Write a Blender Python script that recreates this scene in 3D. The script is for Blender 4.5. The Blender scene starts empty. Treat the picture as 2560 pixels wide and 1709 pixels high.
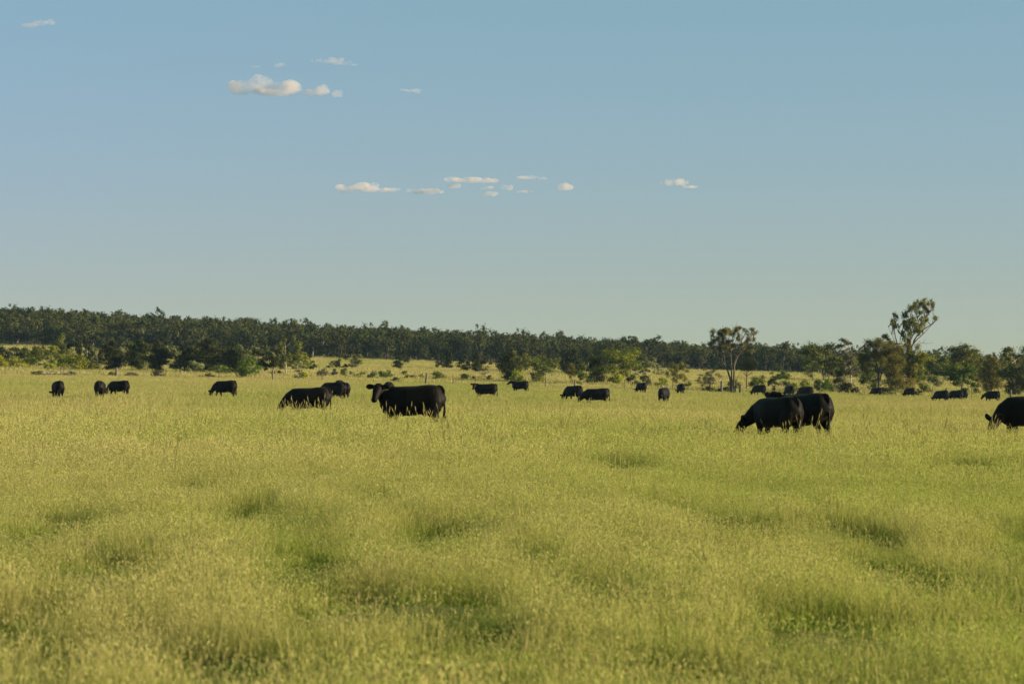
import bpy, math
import numpy as np
from mathutils import Vector

# ------------------------------------------------------------------ camera, sky, sun, exposure
scene = bpy.context.scene
COL = scene.collection
R = math.radians
FPX = 7111.0            # 100 mm lens on a 36 mm sensor, in pixels of a 2560 px wide frame
HOR = 945.0             # eye level in that frame
CAMZ = 1.48
cam_d = bpy.data.cameras.new('camera')
cam = bpy.data.objects.new('camera', cam_d); COL.objects.link(cam)
cam_d.lens = 100.0; cam_d.sensor_width = 36.0
cam_d.clip_start = 0.1; cam_d.clip_end = 60000
cam.location = (0, 0, CAMZ)
cam.rotation_euler = (R(90) + math.atan((HOR - 854.5) / FPX), 0, 0)
cam_d.dof.use_dof = True; cam_d.dof.focus_distance = 76.0; cam_d.dof.aperture_fstop = 6.3
scene.camera = cam

SUN_EL, SUN_AZ = R(12), R(98)      # azimuth clockwise from the view direction
world = bpy.data.worlds.new('World'); scene.world = world; world.use_nodes = True
wn, wl = world.node_tree.nodes, world.node_tree.links
bg = wn['Background']
sky = wn.new('ShaderNodeTexSky'); sky.sky_type = 'NISHITA'; sky.sun_disc = False
sky.sun_elevation = SUN_EL; sky.sun_rotation = SUN_AZ
sky.altitude = 300; sky.air_density = 1.0; sky.dust_density = 0.1; sky.ozone_density = 3.0
sep = wn.new('ShaderNodeSeparateColor'); comb = wn.new('ShaderNodeCombineColor'); wl.new(sky.outputs[0], sep.inputs[0])
for ch, (ex, k) in enumerate(((.6, .985), (.3, 1.655), (1.0, .722))):      # film response of the photograph, per channel
    pw = wn.new('ShaderNodeMath'); pw.operation = 'POWER'; pw.inputs[1].default_value = ex
    ml = wn.new('ShaderNodeMath'); ml.operation = 'MULTIPLY'; ml.inputs[1].default_value = k
    wl.new(sep.outputs[ch], pw.inputs[0]); wl.new(pw.outputs[0], ml.inputs[0]); wl.new(ml.outputs[0], comb.inputs[ch])
wl.new(comb.outputs[0], bg.inputs[0]); bg.inputs[1].default_value = 0.063
sun_d = bpy.data.lights.new('sun', 'SUN'); sun_d.energy = 4.8; sun_d.angle = R(0.53)
sun_d.color = (1.0, 0.83, 0.58)
sun = bpy.data.objects.new('sun', sun_d); COL.objects.link(sun)
sdir = Vector((math.sin(SUN_AZ) * math.cos(SUN_EL), math.cos(SUN_AZ) * math.cos(SUN_EL), math.sin(SUN_EL)))
sun.rotation_euler = sdir.to_track_quat('Z', 'Y').to_euler()
sun.location = (200, 40, 60)
vs = scene.view_settings
vs.view_transform = 'Standard'; vs.look = 'None'; vs.gamma = 1; vs.exposure = 1.5; vs.use_curve_mapping = False
cy = scene.cycles
cy.use_denoising = True; cy.max_bounces = 6; cy.diffuse_bounces = 3; cy.transmission_bounces = 4
cy.volume_bounces = 3; cy.transparent_max_bounces = 8; cy.caustics_reflective = False; cy.caustics_refractive = False
cy.sample_clamp_indirect = 6

# ------------------------------------------------------------------ helpers
def mat(name):
    m = bpy.data.materials.new(name); m.use_nodes = True
    n = m.node_tree.nodes; n.clear()
    out = n.new('ShaderNodeOutputMaterial')
    return m, n, m.node_tree.links, out

def mixc(n, l, fac, a, b, blend='MIX'):
    x = n.new('ShaderNodeMix'); x.data_type = 'RGBA'; x.blend_type = blend
    for sock, v in ((x.inputs[0], fac), (x.inputs[6], a), (x.inputs[7], b)):
        if isinstance(v, (int, float)): sock.default_value = v
        elif isinstance(v, tuple): sock.default_value = v + (1,)
        else: l.new(v, sock)
    return x.outputs[2]

def ramp(n, l, src, lo, hi):
    r = n.new('ShaderNodeMapRange'); r.inputs[1].default_value = lo; r.inputs[2].default_value = hi
    l.new(src, r.inputs[0]); return r.outputs[0]

def noise(n, l, scale, detail=2.0, vec=None, rough=0.5):
    t = n.new('ShaderNodeTexNoise'); t.inputs['Scale'].default_value = scale
    t.inputs['Detail'].default_value = detail; t.inputs['Roughness'].default_value = rough
    if vec is None:
        g = n.new('ShaderNodeNewGeometry'); vec = g.outputs['Position']
    l.new(vec, t.inputs['Vector']); return t.outputs['Fac']

def leaf_shader(n, l, out, colour, trans=0.4, tint=(1.1, 1.15, 0.6)):
    d = n.new('ShaderNodeBsdfDiffuse'); t = n.new('ShaderNodeBsdfTranslucent'); m = n.new('ShaderNodeMixShader')
    l.new(colour, d.inputs[0]); l.new(mixc(n, l, 1.0, colour, tint, 'MULTIPLY'), t.inputs[0])
    m.inputs[0].default_value = trans
    l.new(d.outputs[0], m.inputs[1]); l.new(t.outputs[0], m.inputs[2]); l.new(m.outputs[0], out.inputs[0])

def foliage_mat(name, dark, light, trans=0.35, scale=1.3):
    trans *= .85
    m, n, l, out = mat(name)
    oi = n.new('ShaderNodeObjectInfo')
    nz = noise(n, l, scale, 3.0)
    c = mixc(n, l, ramp(n, l, nz, 0.3, 0.7), dark, light)
    h = n.new('ShaderNodeHueSaturation')
    l.new(c, h.inputs['Color'])
    mr = n.new('ShaderNodeMapRange'); mr.inputs[3].default_value = 0.78; mr.inputs[4].default_value = 1.22
    l.new(oi.outputs['Random'], mr.inputs[0]); l.new(mr.outputs[0], h.inputs['Value'])
    mr2 = n.new('ShaderNodeMapRange'); mr2.inputs[3].default_value = 0.485; mr2.inputs[4].default_value = 0.515
    ml = n.new('ShaderNodeMath'); ml.operation = 'MULTIPLY'; ml.inputs[1].default_value = 7.31
    fr = n.new('ShaderNodeMath'); fr.operation = 'FRACT'
    l.new(oi.outputs['Random'], ml.inputs[0]); l.new(ml.outputs[0], fr.inputs[0]); l.new(fr.outputs[0], mr2.inputs[0])
    l.new(mr2.outputs[0], h.inputs['Hue'])
    leaf_shader(n, l, out, h.outputs[0], trans)
    return m

def plain_mat(name, a, b, rough=0.9, scale=6.0, spec=0.2, bump=0.0):
    m, n, l, out = mat(name)
    p = n.new('ShaderNodeBsdfPrincipled')
    tc = n.new('ShaderNodeTexCoord')
    nz = noise(n, l, scale, 5.0, tc.outputs['Object'], 0.6)
    l.new(mixc(n, l, ramp(n, l, nz, 0.3, 0.7), a, b), p.inputs['Base Color'])
    p.inputs['Roughness'].default_value = rough; p.inputs['Specular IOR Level'].default_value = spec
    if bump:
        bm = n.new('ShaderNodeBump'); bm.inputs['Strength'].default_value = bump; bm.inputs['Distance'].default_value = 0.03
        l.new(nz, bm.inputs['Height']); l.new(bm.outputs[0], p.inputs['Normal'])
    l.new(p.outputs[0], out.inputs[0]); return m

def mesh_np(name, V, F, m=None, smooth=False, attrs=None):
    V = np.asarray(V, dtype=np.float32).reshape(-1, 3); F = np.asarray(F, dtype=np.int32)
    k = F.shape[1] if len(F) else 4
    me = bpy.data.meshes.new(name)
    me.vertices.add(len(V)); me.vertices.foreach_set('co', V.ravel())
    me.loops.add(F.size); me.loops.foreach_set('vertex_index', F.ravel())
    me.polygons.add(len(F)); me.polygons.foreach_set('loop_start', np.arange(0, F.size, k, dtype=np.int32))
    if smooth: me.polygons.foreach_set('use_smooth', np.ones(len(F), dtype=bool))
    me.update(calc_edges=True)
    for key, arr in (attrs or {}).items():
        a = me.attributes.new(key, 'FLOAT', 'POINT'); a.data.foreach_set('value', np.asarray(arr, dtype=np.float32))
    if m: me.materials.append(m)
    return me

def link(name, me, parent=None, loc=None):
    o = bpy.data.objects.new(name, me); COL.objects.link(o)
    if parent: o.parent = parent
    if loc is not None: o.location = loc
    return o

def tag(o, label=None, cat=None, group=None, kind=None):
    for k, v in (('label', label), ('category', cat), ('group', group), ('kind', kind)):
        if v: o[k] = v
    return o

def empty(name, loc, rz=0.0):
    o = bpy.data.objects.new(name, None); COL.objects.link(o)
    o.location = loc; o.rotation_euler = (0, 0, rz); o.empty_display_size = 0.3
    return o

# ------------------------------------------------------------------ terrain
PXC = np.array([-900, 0, 640, 1016, 1440, 1920, 2350, 2560, 3460], float)
DC = np.array([6, 20, 74, 110, 180, 215, 275, 323, 400, 500, 620, 760, 900, 1100, 1600, 3000], float)
ZC = np.array([
    [0, 0, 0, 0, 0, -.05, -.08, -.1, -.1],
    [0, 0, 0, 0, -.02, -.08, -.12, -.15, -.2],
    [0, 0, 0, 0, -.1, -.28, -.32, -.33, -.4],
    [-.1, -.1, -.22, -.15, -.25, -.4, -.5, -.52, -.6],
    [.1, 0, 0, -.1, -.48, -.65, -.8, -.85, -1.],
    [.4, .2, .2, 0, -.36, -.7, -.9, -.95, -1.2],
    [1.2, .9, .7, .3, -.3, -.75, -1., -1.15, -1.4],
    [2.2, 1.7, 1.1, .7, .1, -.45, -1., -1.25, -1.6],
    [3.4, 2.7, 2.1, 1.7, 1.05, .34, -.5, -.75, -1.2],
    [5.8, 4.7, 3.3, 2.8, 2.1, 1.2, .5, .2, -.4],
    [10., 8.4, 6.1, 5.1, 3.9, 2.6, 1.6, 1.1, .4],
    [14.2, 12.2, 8.8, 6.8, 5.0, 3.2, 1.7, .9, .3],
    [18.5, 16.5, 11.8, 9.2, 6.8, 3.8, 1.8, .8, .2],
    [16, 14, 10, 8, 5.5, 3, 1, 0, 0],
    [6, 5, 4, 3, 2, 1, 0, 0, 0],
    [0, 0, 0, 0, 0, 0, 0, 0, 0]], float)
UC = (PXC - 1280) / FPX
ug = np.linspace(UC[0], UC[-1], 90); lg = np.linspace(math.log(DC[0]), math.log(DC[-1]), 240)
tmp = np.array([np.interp(ug, UC, row) for row in ZC])
ZG = np.array([np.interp(lg, np.log(DC), tmp[:, i]) for i in range(len(ug))])      # [u, logd]
for _ in range(6):
    p = np.pad(ZG, 1, mode='edge')
    ZG = (p[:-2, 1:-1] + p[2:, 1:-1] + p[1:-1, :-2] + p[1:-1, 2:] + 2 * ZG) / 6

def terrain(X, Y):
    X = np.asarray(X, float); Y = np.asarray(Y, float)
    d = np.maximum(Y, 6.0); u = np.clip(X / d, ug[0], ug[-1] - 1e-6)
    a = (u - ug[0]) / (ug[1] - ug[0]); b = np.clip((np.log(d) - lg[0]) / (lg[1] - lg[0]), 0, len(lg) - 1.001)
    i = np.clip(a.astype(int), 0, len(ug) - 2); j = b.astype(int); fa = a - i; fb = b - j
    z = (ZG[i, j] * (1 - fa) + ZG[i + 1, j] * fa) * (1 - fb) + (ZG[i, j + 1] * (1 - fa) + ZG[i + 1, j + 1] * fa) * fb
    near = np.clip((60 - Y) / 40, 0, 1)
    z = z + near * 0.055 * (np.sin(X * 2.3 + 1.3 * np.sin(Y * .9)) * np.sin(Y * 1.7 + 1.1 * np.sin(X * 1.1)) )
    return z

def tz(x, y): return float(terrain(np.array([x]), np.array([y]))[0])
def X_at(px, d): return (px - 1280.0) / FPX * d
def ground_y(px, d, g=0.3): return HOR + (CAMZ - g - tz(X_at(px, d), d)) * FPX / d
def dist_for(px, py, lo=180, hi=660, g=0.3):
    ds = np.linspace(lo, hi, 240)
    zz = terrain(X_at(px, ds), ds)
    yy = HOR + (CAMZ - g - zz) * FPX / ds
    return float(ds[int(np.argmin(np.abs(yy - py)))])

def smooth_noise(X, Y, s, seed):
    """cheap value noise, 0..1"""
    r = np.random.RandomState(seed); T = r.rand(64, 64)
    x = X / s + 1000.3; y = Y / s + 1000.7
    i = np.floor(x).astype(int); j = np.floor(y).astype(int); fx = x - i; fy = y - j
    fx = fx * fx * (3 - 2 * fx); fy = fy * fy * (3 - 2 * fy)
    g = lambda a, b: T[a % 64, b % 64]
    return (g(i, j) * (1 - fx) + g(i + 1, j) * fx) * (1 - fy) + (g(i, j + 1) * (1 - fx) + g(i + 1, j + 1) * fx) * fy

# ground material: dry litter and short grass between the blades
gm, n, l, out = mat('pasture_soil')
p = n.new('ShaderNodeBsdfPrincipled'); p.inputs['Roughness'].default_value = 1; p.inputs['Specular IOR Level'].default_value = 0.0
c1 = mixc(n, l, ramp(n, l, noise(n, l, 0.05, 4.0), 0.35, 0.65), (0.12, 0.125, 0.03), (0.19, 0.165, 0.07))
c2 = mixc(n, l, ramp(n, l, noise(n, l, 3.0, 4.0), 0.3, 0.75), c1, (0.08, 0.095, 0.02))
l.new(c2, p.inputs['Base Color']); l.new(p.outputs[0], out.inputs[0])

us = np.concatenate([np.linspace(-1.1, -.24, 16)[:-1], np.linspace(-.24, .24, 97), np.linspace(.24, 1.1, 16)[1:]])
ys = np.concatenate([np.linspace(-25, 6, 8)[:-1], np.geomspace(6, 2400, 200)])
YY, UU = np.meshgrid(ys, us, indexing='ij')
XX = UU * (YY + 35)
ZZ = terrain(XX, YY)
V = np.stack([XX, YY, ZZ], -1).reshape(-1, 3)
a = np.arange(len(ys) * len(us)).reshape(len(ys), len(us))
F = np.stack([a[:-1, :-1], a[:-1, 1:], a[1:, 1:], a[1:, :-1]], -1).reshape(-1, 4)
tag(link('ground', mesh_np('ground', V, F, gm, True)), kind='structure')

# ------------------------------------------------------------------ instancing (for stuff only)
def instancer(name, pts, rot, scl, idx, tone, protos, label, cat=None):
    me = bpy.data.meshes.new(name)
    N = len(pts); me.vertices.add(N); me.vertices.foreach_set('co', np.asarray(pts, np.float32).ravel())
    at = me.attributes.new('rot', 'FLOAT_VECTOR', 'POINT'); at.data.foreach_set('vector', np.asarray(rot, np.float32).ravel())
    at = me.attributes.new('scl', 'FLOAT_VECTOR', 'POINT'); at.data.foreach_set('vector', np.asarray(scl, np.float32).ravel())
    at = me.attributes.new('idx', 'INT', 'POINT'); at.data.foreach_set('value', np.asarray(idx, np.int32))
    at = me.attributes.new('tone', 'FLOAT', 'POINT'); at.data.foreach_set('value', np.asarray(tone, np.float32))
    c = bpy.data.collections.new(name + '_kinds')
    for q in protos: c.objects.link(q)
    o = link(name, me)
    ng = bpy.data.node_groups.new(name, 'GeometryNodeTree')
    ng.interface.new_socket('Geometry', in_out='INPUT', socket_type='NodeSocketGeometry')
    ng.interface.new_socket('Geometry', in_out='OUTPUT', socket_type='NodeSocketGeometry')
    nn, ll = ng.nodes, ng.links
    gi = nn.new('NodeGroupInput'); go = nn.new('NodeGroupOutput')
    ip = nn.new('GeometryNodeInstanceOnPoints'); ci = nn.new('GeometryNodeCollectionInfo')
    ci.inputs[0].default_value = c; ci.inputs[1].default_value = True; ci.inputs[2].default_value = True
    ll.new(gi.outputs[0], ip.inputs['Points']); ll.new(ci.outputs[0], ip.inputs['Instance'])
    ip.inputs['Pick Instance'].default_value = True
    def named(key, ty):
        q = nn.new('GeometryNodeInputNamedAttribute'); q.data_type = ty; q.inputs[0].default_value = key; return q.outputs[0]
    ll.new(named('idx', 'INT'), ip.inputs['Instance Index'])
    er = nn.new('FunctionNodeEulerToRotation'); ll.new(named('rot', 'FLOAT_VECTOR'), er.inputs[0])
    ll.new(er.outputs[0], ip.inputs['Rotation']); ll.new(named('scl', 'FLOAT_VECTOR'), ip.inputs['Scale'])
    ll.new(ip.outputs[0], go.inputs[0])
    md = o.modifiers.new('scatter', 'NODES'); md.node_group = ng
    tag(o, label, cat, kind='stuff'); return o

# ------------------------------------------------------------------ grass
def grass_mat():
    m, n, l, out = mat('grass_blades')
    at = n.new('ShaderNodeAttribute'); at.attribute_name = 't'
    sd = n.new('ShaderNodeAttribute'); sd.attribute_name = 'seed'
    tn = n.new('ShaderNodeAttribute'); tn.attribute_name = 'tone'; tn.attribute_type = 'INSTANCER'
    oi = n.new('ShaderNodeObjectInfo')
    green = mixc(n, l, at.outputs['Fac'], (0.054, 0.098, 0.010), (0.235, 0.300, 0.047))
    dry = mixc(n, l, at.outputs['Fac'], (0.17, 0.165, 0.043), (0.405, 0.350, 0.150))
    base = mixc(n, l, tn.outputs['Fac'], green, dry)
    base = mixc(n, l, sd.outputs['Fac'], base, (0.37, 0.32, 0.15))
    h = n.new('ShaderNodeHueSaturation'); l.new(base, h.inputs['Color'])
    mr = n.new('ShaderNodeMapRange'); mr.inputs[3].default_value = 0.9; mr.inputs[4].default_value = 1.15
    l.new(oi.outputs['Random'], mr.inputs[0]); l.new(mr.outputs[0], h.inputs['Value'])
    leaf_shader(n, l, out, h.outputs[0], 0.42, (1.05, 1.1, 0.7))
    return m
GRASS = grass_mat()

def clump(name, seed, radius, nb, hmin, hmax, width, nstalk, smax, headw, nflor=0, flor=.01):
    r = np.random.RandomState(seed)
    V, F, T, S = [], [], [], []
    def strip(pts, ws, side, t, s):
        b = len(V)
        for (q, w, tt) in zip(pts, ws, t):
            V.append(q - side * w); V.append(q + side * w); T.extend((tt, tt)); S.extend((s, s))
        for k in range(len(pts) - 1):
            i = b + 2 * k; F.append((i, i + 1, i + 3, i + 2))
    for i in range(nb):
        a = r.rand() * 6.283; rr = radius * math.sqrt(r.rand())
        p0 = np.array([rr * math.cos(a), rr * math.sin(a), -0.03])
        h = r.uniform(hmin, hmax); th = r.rand() * 6.283; lean = abs(r.normal(0.3, 0.28)) * h
        d = np.array([math.cos(th), math.sin(th), 0.0]); ph = r.rand() * 3.1416
        side = np.array([math.cos(ph), math.sin(ph), 0.0])
        w = width * r.uniform(.6, 1.3) / 2
        pts = [p0, p0 + d * lean * .35 + np.array([0, 0, h * .6]), p0 + d * lean * 1.15 + np.array([0, 0, h])]
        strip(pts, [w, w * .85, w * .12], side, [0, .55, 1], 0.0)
    for i in range(nstalk):
        a = r.rand() * 6.283; rr = radius * math.sqrt(r.rand())
        p0 = np.array([rr * math.cos(a), rr * math.sin(a), -0.03])
        h = smax * r.uniform(.55, 1.0) ** 1.3; th = r.rand() * 6.283; lean = abs(r.normal(.12, .1)) * h
        d = np.array([math.cos(th), math.sin(th), 0.0]); ph = r.rand() * 3.1416
        side = np.array([math.cos(ph), math.sin(ph), 0.0]); w = width * .28
        top = p0 + d * lean + np.array([0, 0, h])
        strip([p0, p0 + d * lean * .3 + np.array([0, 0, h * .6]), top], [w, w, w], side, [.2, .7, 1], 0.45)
        hl = h * .16; ax = d * .25 + np.array([0, 0, 1.0])
        for k in range(2):
            sd = np.array([math.cos(ph + k * 1.57), math.sin(ph + k * 1.57), 0.0])
            strip([top - ax * hl * .4, top + ax * hl * .1, top + ax * hl * .7], [headw * .25, headw * .5, headw * .1], sd, [1, 1, 1], 1.0)
    for i in range(nflor):
        a = r.rand() * 6.283; rr = radius * 1.1 * math.sqrt(r.rand()); z = hmax * (1.12 - .75 * r.rand() ** 1.6)
        c = np.array([rr * math.cos(a), rr * math.sin(a), z]); e = r.normal(0, 1, 3) + np.array([0, 0, 1.6]); e /= np.linalg.norm(e)
        f = np.cross(e, r.normal(0, 1, 3)); f /= np.linalg.norm(f); b = len(V); q = r.uniform(.6, 1.5)
        V.extend((c - e * flor * q, c + f * flor * .27 * q, c + e * flor * q, c - f * flor * .27 * q)); F.append((b, b + 1, b + 2, b + 3)); T.extend([.95] * 4); S.extend([.12] * 4)
    o = bpy.data.objects.new(name, mesh_np(name, np.array(V), np.array(F), GRASS, False, {'t': T, 'seed': S}))
    return o

HOLLOWS_AND_SHADE = [(980, 1500, 300, 42), (1130, 1480, 130, 30), (150, 1300, 110, 28), (780, 1395, 140, 45), (40, 1520, 110, 60),  # dark patches: hollows plus a cow's cast shadow put into grass height and tone
           (2260, 1435, 180, 38), (2170, 1325, 100, 24), (560, 1640, 160, 40), (650, 1660, 90, 30), (1350, 1395, 60, 28),
           (1480, 1460, 100, 40), (2540, 1385, 60, 30), (2060, 1555, 220, 40), (1090, 1310, 120, 22),
           (250, 1400, 180, 26), (1540, 1160, 130, 14), (2540, 1470, 50, 40), (960, 1240, 70, 14), (620, 1260, 60, 25), (1230, 1560, 90, 30),
           (120, 1650, 90, 40), (1700, 1690, 160, 30), (1420, 1083, 190, 8), (1330, 1086, 40, 8), (430, 1120, 80, 10), (2280, 1068, 60, 7),
           (100, 1024, 140, 6), (440, 1030, 60, 6), (1850, 1310, 160, 22), (2440, 1180, 130, 10)]
HW = []
for (px, py, rx, ry) in HOLLOWS_AND_SHADE:
    ds = np.geomspace(7, 180, 400); yy = HOR + (CAMZ - .15 - terrain(X_at(px, ds), ds)) * FPX / ds
    d = float(ds[int(np.argmin(np.abs(yy - py)))])
    s = FPX / d
    HW.append((X_at(px, d), d, rx / s * 1.1, max(.9, ry / s * d / CAMZ * 1.45)))

def grass_band(name, seed, d0, d1, dens, protos, hscale, label, umax=0.19, side=2.5, wscale=1.0, tall=.035, dry=0.0, fade=22.0):
    r = np.random.RandomState(seed)
    area = umax * (d1 * d1 - d0 * d0) + 2 * side * (d1 - d0)
    N = int(area * dens)
    d = np.sqrt(d0 * d0 + r.rand(int(N * 1.0)) * (d1 * d1 - d0 * d0))
    keep = np.clip((d1 - d) / fade, 0, 1) if d1 < 100 else np.clip((d - d0) / fade, 0, 1) if d0 < 100 else np.ones(len(d))
    d = d[r.rand(len(d)) < keep]
    x = (r.rand(len(d)) * 2 - 1) * (umax * d + side)
    big = smooth_noise(x, d * .45, 5.0, 3); mid = smooth_noise(x, d * .5, 1.3, 4); wide = smooth_noise(x, d * .3, 22.0, 5); patch = smooth_noise(x + .4 * mid, d * .36, 1.1, 9); tuft = smooth_noise(x, d * .8, .42, 11)
    h = (0.42 + 0.30 * mid + 0.45 * tuft + 0.35 * (big - .5)) * (1 - .08 * np.clip((45 - d) / 15, 0, 1)) + .1
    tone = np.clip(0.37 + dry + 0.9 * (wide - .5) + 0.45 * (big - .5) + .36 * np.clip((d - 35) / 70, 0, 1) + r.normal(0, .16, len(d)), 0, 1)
    low = np.zeros(len(d))
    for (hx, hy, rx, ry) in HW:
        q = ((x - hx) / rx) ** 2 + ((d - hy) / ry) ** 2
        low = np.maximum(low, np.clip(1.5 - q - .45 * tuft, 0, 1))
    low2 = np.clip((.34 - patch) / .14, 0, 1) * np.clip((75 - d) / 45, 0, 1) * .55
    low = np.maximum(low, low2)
    h = h * (1 - .94 * low); tone = np.clip(tone * (1 - .95 * low) - .14 * np.clip((45 - d) / 30, 0, 1), 0, 1)  # patches get shorter and darker green, part of their shade being in the colour
    if d0 < 100:
        hscale = .84 + .22 * np.clip((d - 25) / 35, 0, 1)
    z = terrain(x, d)
    sc = hscale * r.uniform(.85, 1.15, len(d))
    scl = np.stack([sc * wscale, sc * wscale, sc * h], 1)
    rot = np.stack([r.normal(0, .06, len(d)), r.normal(0, .06, len(d)), r.rand(len(d)) * 6.283], 1)
    return instancer(name, np.stack([x, d, z], 1), rot, scl, np.where(r.rand(len(d)) < tall, len(protos) - 1, r.randint(0, len(protos) - 1, len(d))), tone, protos, label, 'grass')

near = [clump('clump_near_%d' % i, 10 + i, .26, 85, .10, .36, .0042, 4, .43, .008, 80, .010) for i in range(5)] + [clump('clump_near_5', 17, .2, 40, .12, .36, .0045, 4, .70, .014)]
midp = [clump('clump_mid_%d' % i, 30 + i, .45, 80, .12, .38, .0078, 4, .48, .015, 55, .016) for i in range(4)] + [clump('clump_mid_4', 38, .25, 30, .14, .40, .009, 5, .78, .022)]
farp = [clump('clump_far_%d' % i, 50 + i, .95, 115, .16, .40, .02, 4, .48, .03) for i in range(4)] + [clump('clump_far_4', 58, .4, 30, .2, .42, .02, 3, .75, .05)]
padp = [clump('clump_paddock_%d' % i, 70 + i, 2.0, 130, .2, .40, .05, 4, .48, .06) for i in range(4)]
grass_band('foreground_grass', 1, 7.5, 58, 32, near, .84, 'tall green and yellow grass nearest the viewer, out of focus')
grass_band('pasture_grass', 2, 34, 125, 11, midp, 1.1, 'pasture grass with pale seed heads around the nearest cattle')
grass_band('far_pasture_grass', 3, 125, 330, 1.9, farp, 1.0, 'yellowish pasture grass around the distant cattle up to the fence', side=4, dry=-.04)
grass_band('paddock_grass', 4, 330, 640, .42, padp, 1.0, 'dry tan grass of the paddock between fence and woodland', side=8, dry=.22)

# ------------------------------------------------------------------ trees
BARK = plain_mat('bark', (0.055, 0.042, 0.03), (0.13, 0.10, 0.075), 0.95, 5.0, .1, .4)
PALEBARK = plain_mat('pale_bark', (0.20, 0.17, 0.13), (0.36, 0.32, 0.27), 0.9, 4.0, .1, .3)
GREYWOOD = plain_mat('weathered_wood', (0.14, 0.12, 0.10), (0.30, 0.27, 0.23), 0.95, 8.0, .1, .3)
FOL = {
    'casuarina': foliage_mat('casuarina_needles', (0.014, 0.020, 0.007), (0.042, 0.046, 0.015), .2),
    'gum': foliage_mat('gum_leaves', (0.036, 0.050, 0.013), (0.15, 0.155, 0.038), .3),
    'palegum': foliage_mat('pale_gum_leaves', (0.09, 0.105, 0.042), (0.22, 0.22, 0.085), .3),
    'sunlit_yellowgum': foliage_mat('sunlit_gum_leaves', (0.08, 0.10, 0.016), (0.225, 0.230, 0.036), .38),  # brighter, yellower gum leaves; the sun on these crowns is put into the colour
    'wattle': foliage_mat('wattle_leaves', (0.13, 0.155, 0.018), (0.29, 0.295, 0.030), .4),
    'shrub': foliage_mat('shrub_leaves', (0.045, 0.068, 0.016), (0.15, 0.175, 0.036), .3),
    'dull': foliage_mat('dull_shrub_leaves', (0.060, 0.062, 0.034), (0.125, 0.115, 0.060), .3),
    'olive': foliage_mat('olive_wispy_leaves', (0.075, 0.072, 0.020), (0.17, 0.15, 0.040), .4),
    'green': foliage_mat('bright_green_leaves', (0.034, 0.068, 0.012), (0.095, 0.14, 0.022), .35),
    'forest': foliage_mat('forest_leaves', (0.014, 0.022, 0.009), (0.080, 0.084, 0.024), .14, .4),
}

def tube(V, F, pts, rads, sides=6):
    pts = [np.asarray(q, float) for q in pts]
    rings = []
    for i, q in enumerate(pts):
        t = pts[min(i + 1, len(pts) - 1)] - pts[max(i - 1, 0)]; t = t / (np.linalg.norm(t) + 1e-9)
        up = np.array([0, 0, 1.0]) if abs(t[2]) < .9 else np.array([1.0, 0, 0])
        s = np.cross(t, up); s /= np.linalg.norm(s); b = np.cross(s, t)
        base = len(V)
        for k in range(sides):
            a = 6.2832 * k / sides
            V.append(q + (s * math.cos(a) + b * math.sin(a)) * rads[i])
        rings.append(base)
    for A, B in zip(rings[:-1], rings[1:]):
        for k in range(sides):
            k2 = (k + 1) % sides; F.append((A + k, A + k2, B + k2, B + k))

def bend(r, p0, p1, amp, k=5):
    p0 = np.asarray(p0, float); p1 = np.asarray(p1, float); L = np.linalg.norm(p1 - p0)
    o = r.normal(0, amp * L, 3); o2 = r.normal(0, amp * L * .5, 3)
    return [p0 + (p1 - p0) * t + o * math.sin(math.pi * t) + o2 * math.sin(2 * math.pi * t) + np.array([0, 0, -.12 * L * math.sin(math.pi * t)]) for t in np.linspace(0, 1, k)]

def leaves(r, C, ln, wd, droop, loose=.42):
    C, nrm = C
    N = len(C)
    nrm = nrm + r.normal(0, loose, (N, 3)); nrm /= np.linalg.norm(nrm, axis=1)[:, None]
    a = r.normal(0, 1, (N, 3)); a[:, 2] -= droop * 1.5
    a -= nrm * (a * nrm).sum(1)[:, None]; a /= np.linalg.norm(a, axis=1)[:, None] + 1e-6
    b = np.cross(a, nrm)
    s = r.uniform(.65, 1.35, N)[:, None]
    V = np.stack([C - a * ln * .5 * s, C + b * wd * .5 * s, C + a * ln * .5 * s, C - b * wd * .5 * s], 1).reshape(-1, 3)
    return V, np.arange(4 * N).reshape(-1, 4)

def fill(r, lumps, total, shell=.55):
    w = np.array([q[3] * q[4] * (q[5] if len(q) > 5 else 1.0) for q in lumps]); w = w / w.sum()
    out, nr = [], []
    for q, ww in zip(lumps, w):
        k = max(6, int(total * ww)); v = r.normal(0, 1, (k, 3)); v /= np.linalg.norm(v, axis=1)[:, None]
        rad = r.rand(k) ** (shell) ; rad = rad * (1 + .28 * r.normal(0, 1, k))
        out.append(np.array(q[:3]) + v * rad[:, None] * np.array([q[3], q[3], q[4]])); nr.append(v)
    return np.concatenate(out), np.concatenate(nr)

SPEC = {  # leaf length, width, droop, coverage, shell
    'casuarina': (.34, .085, 1.2, 8.5, .75), 'gum': (.24, .13, .5, 4.0, .62), 'wattle': (.20, .12, .1, 5.5, .4),
    'shrub': (.20, .12, .2, 5.0, .5), 'wispy': (.34, .045, .9, 1.7, .6), 'conifer': (.30, .08, .6, 4.2, .5)}

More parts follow.
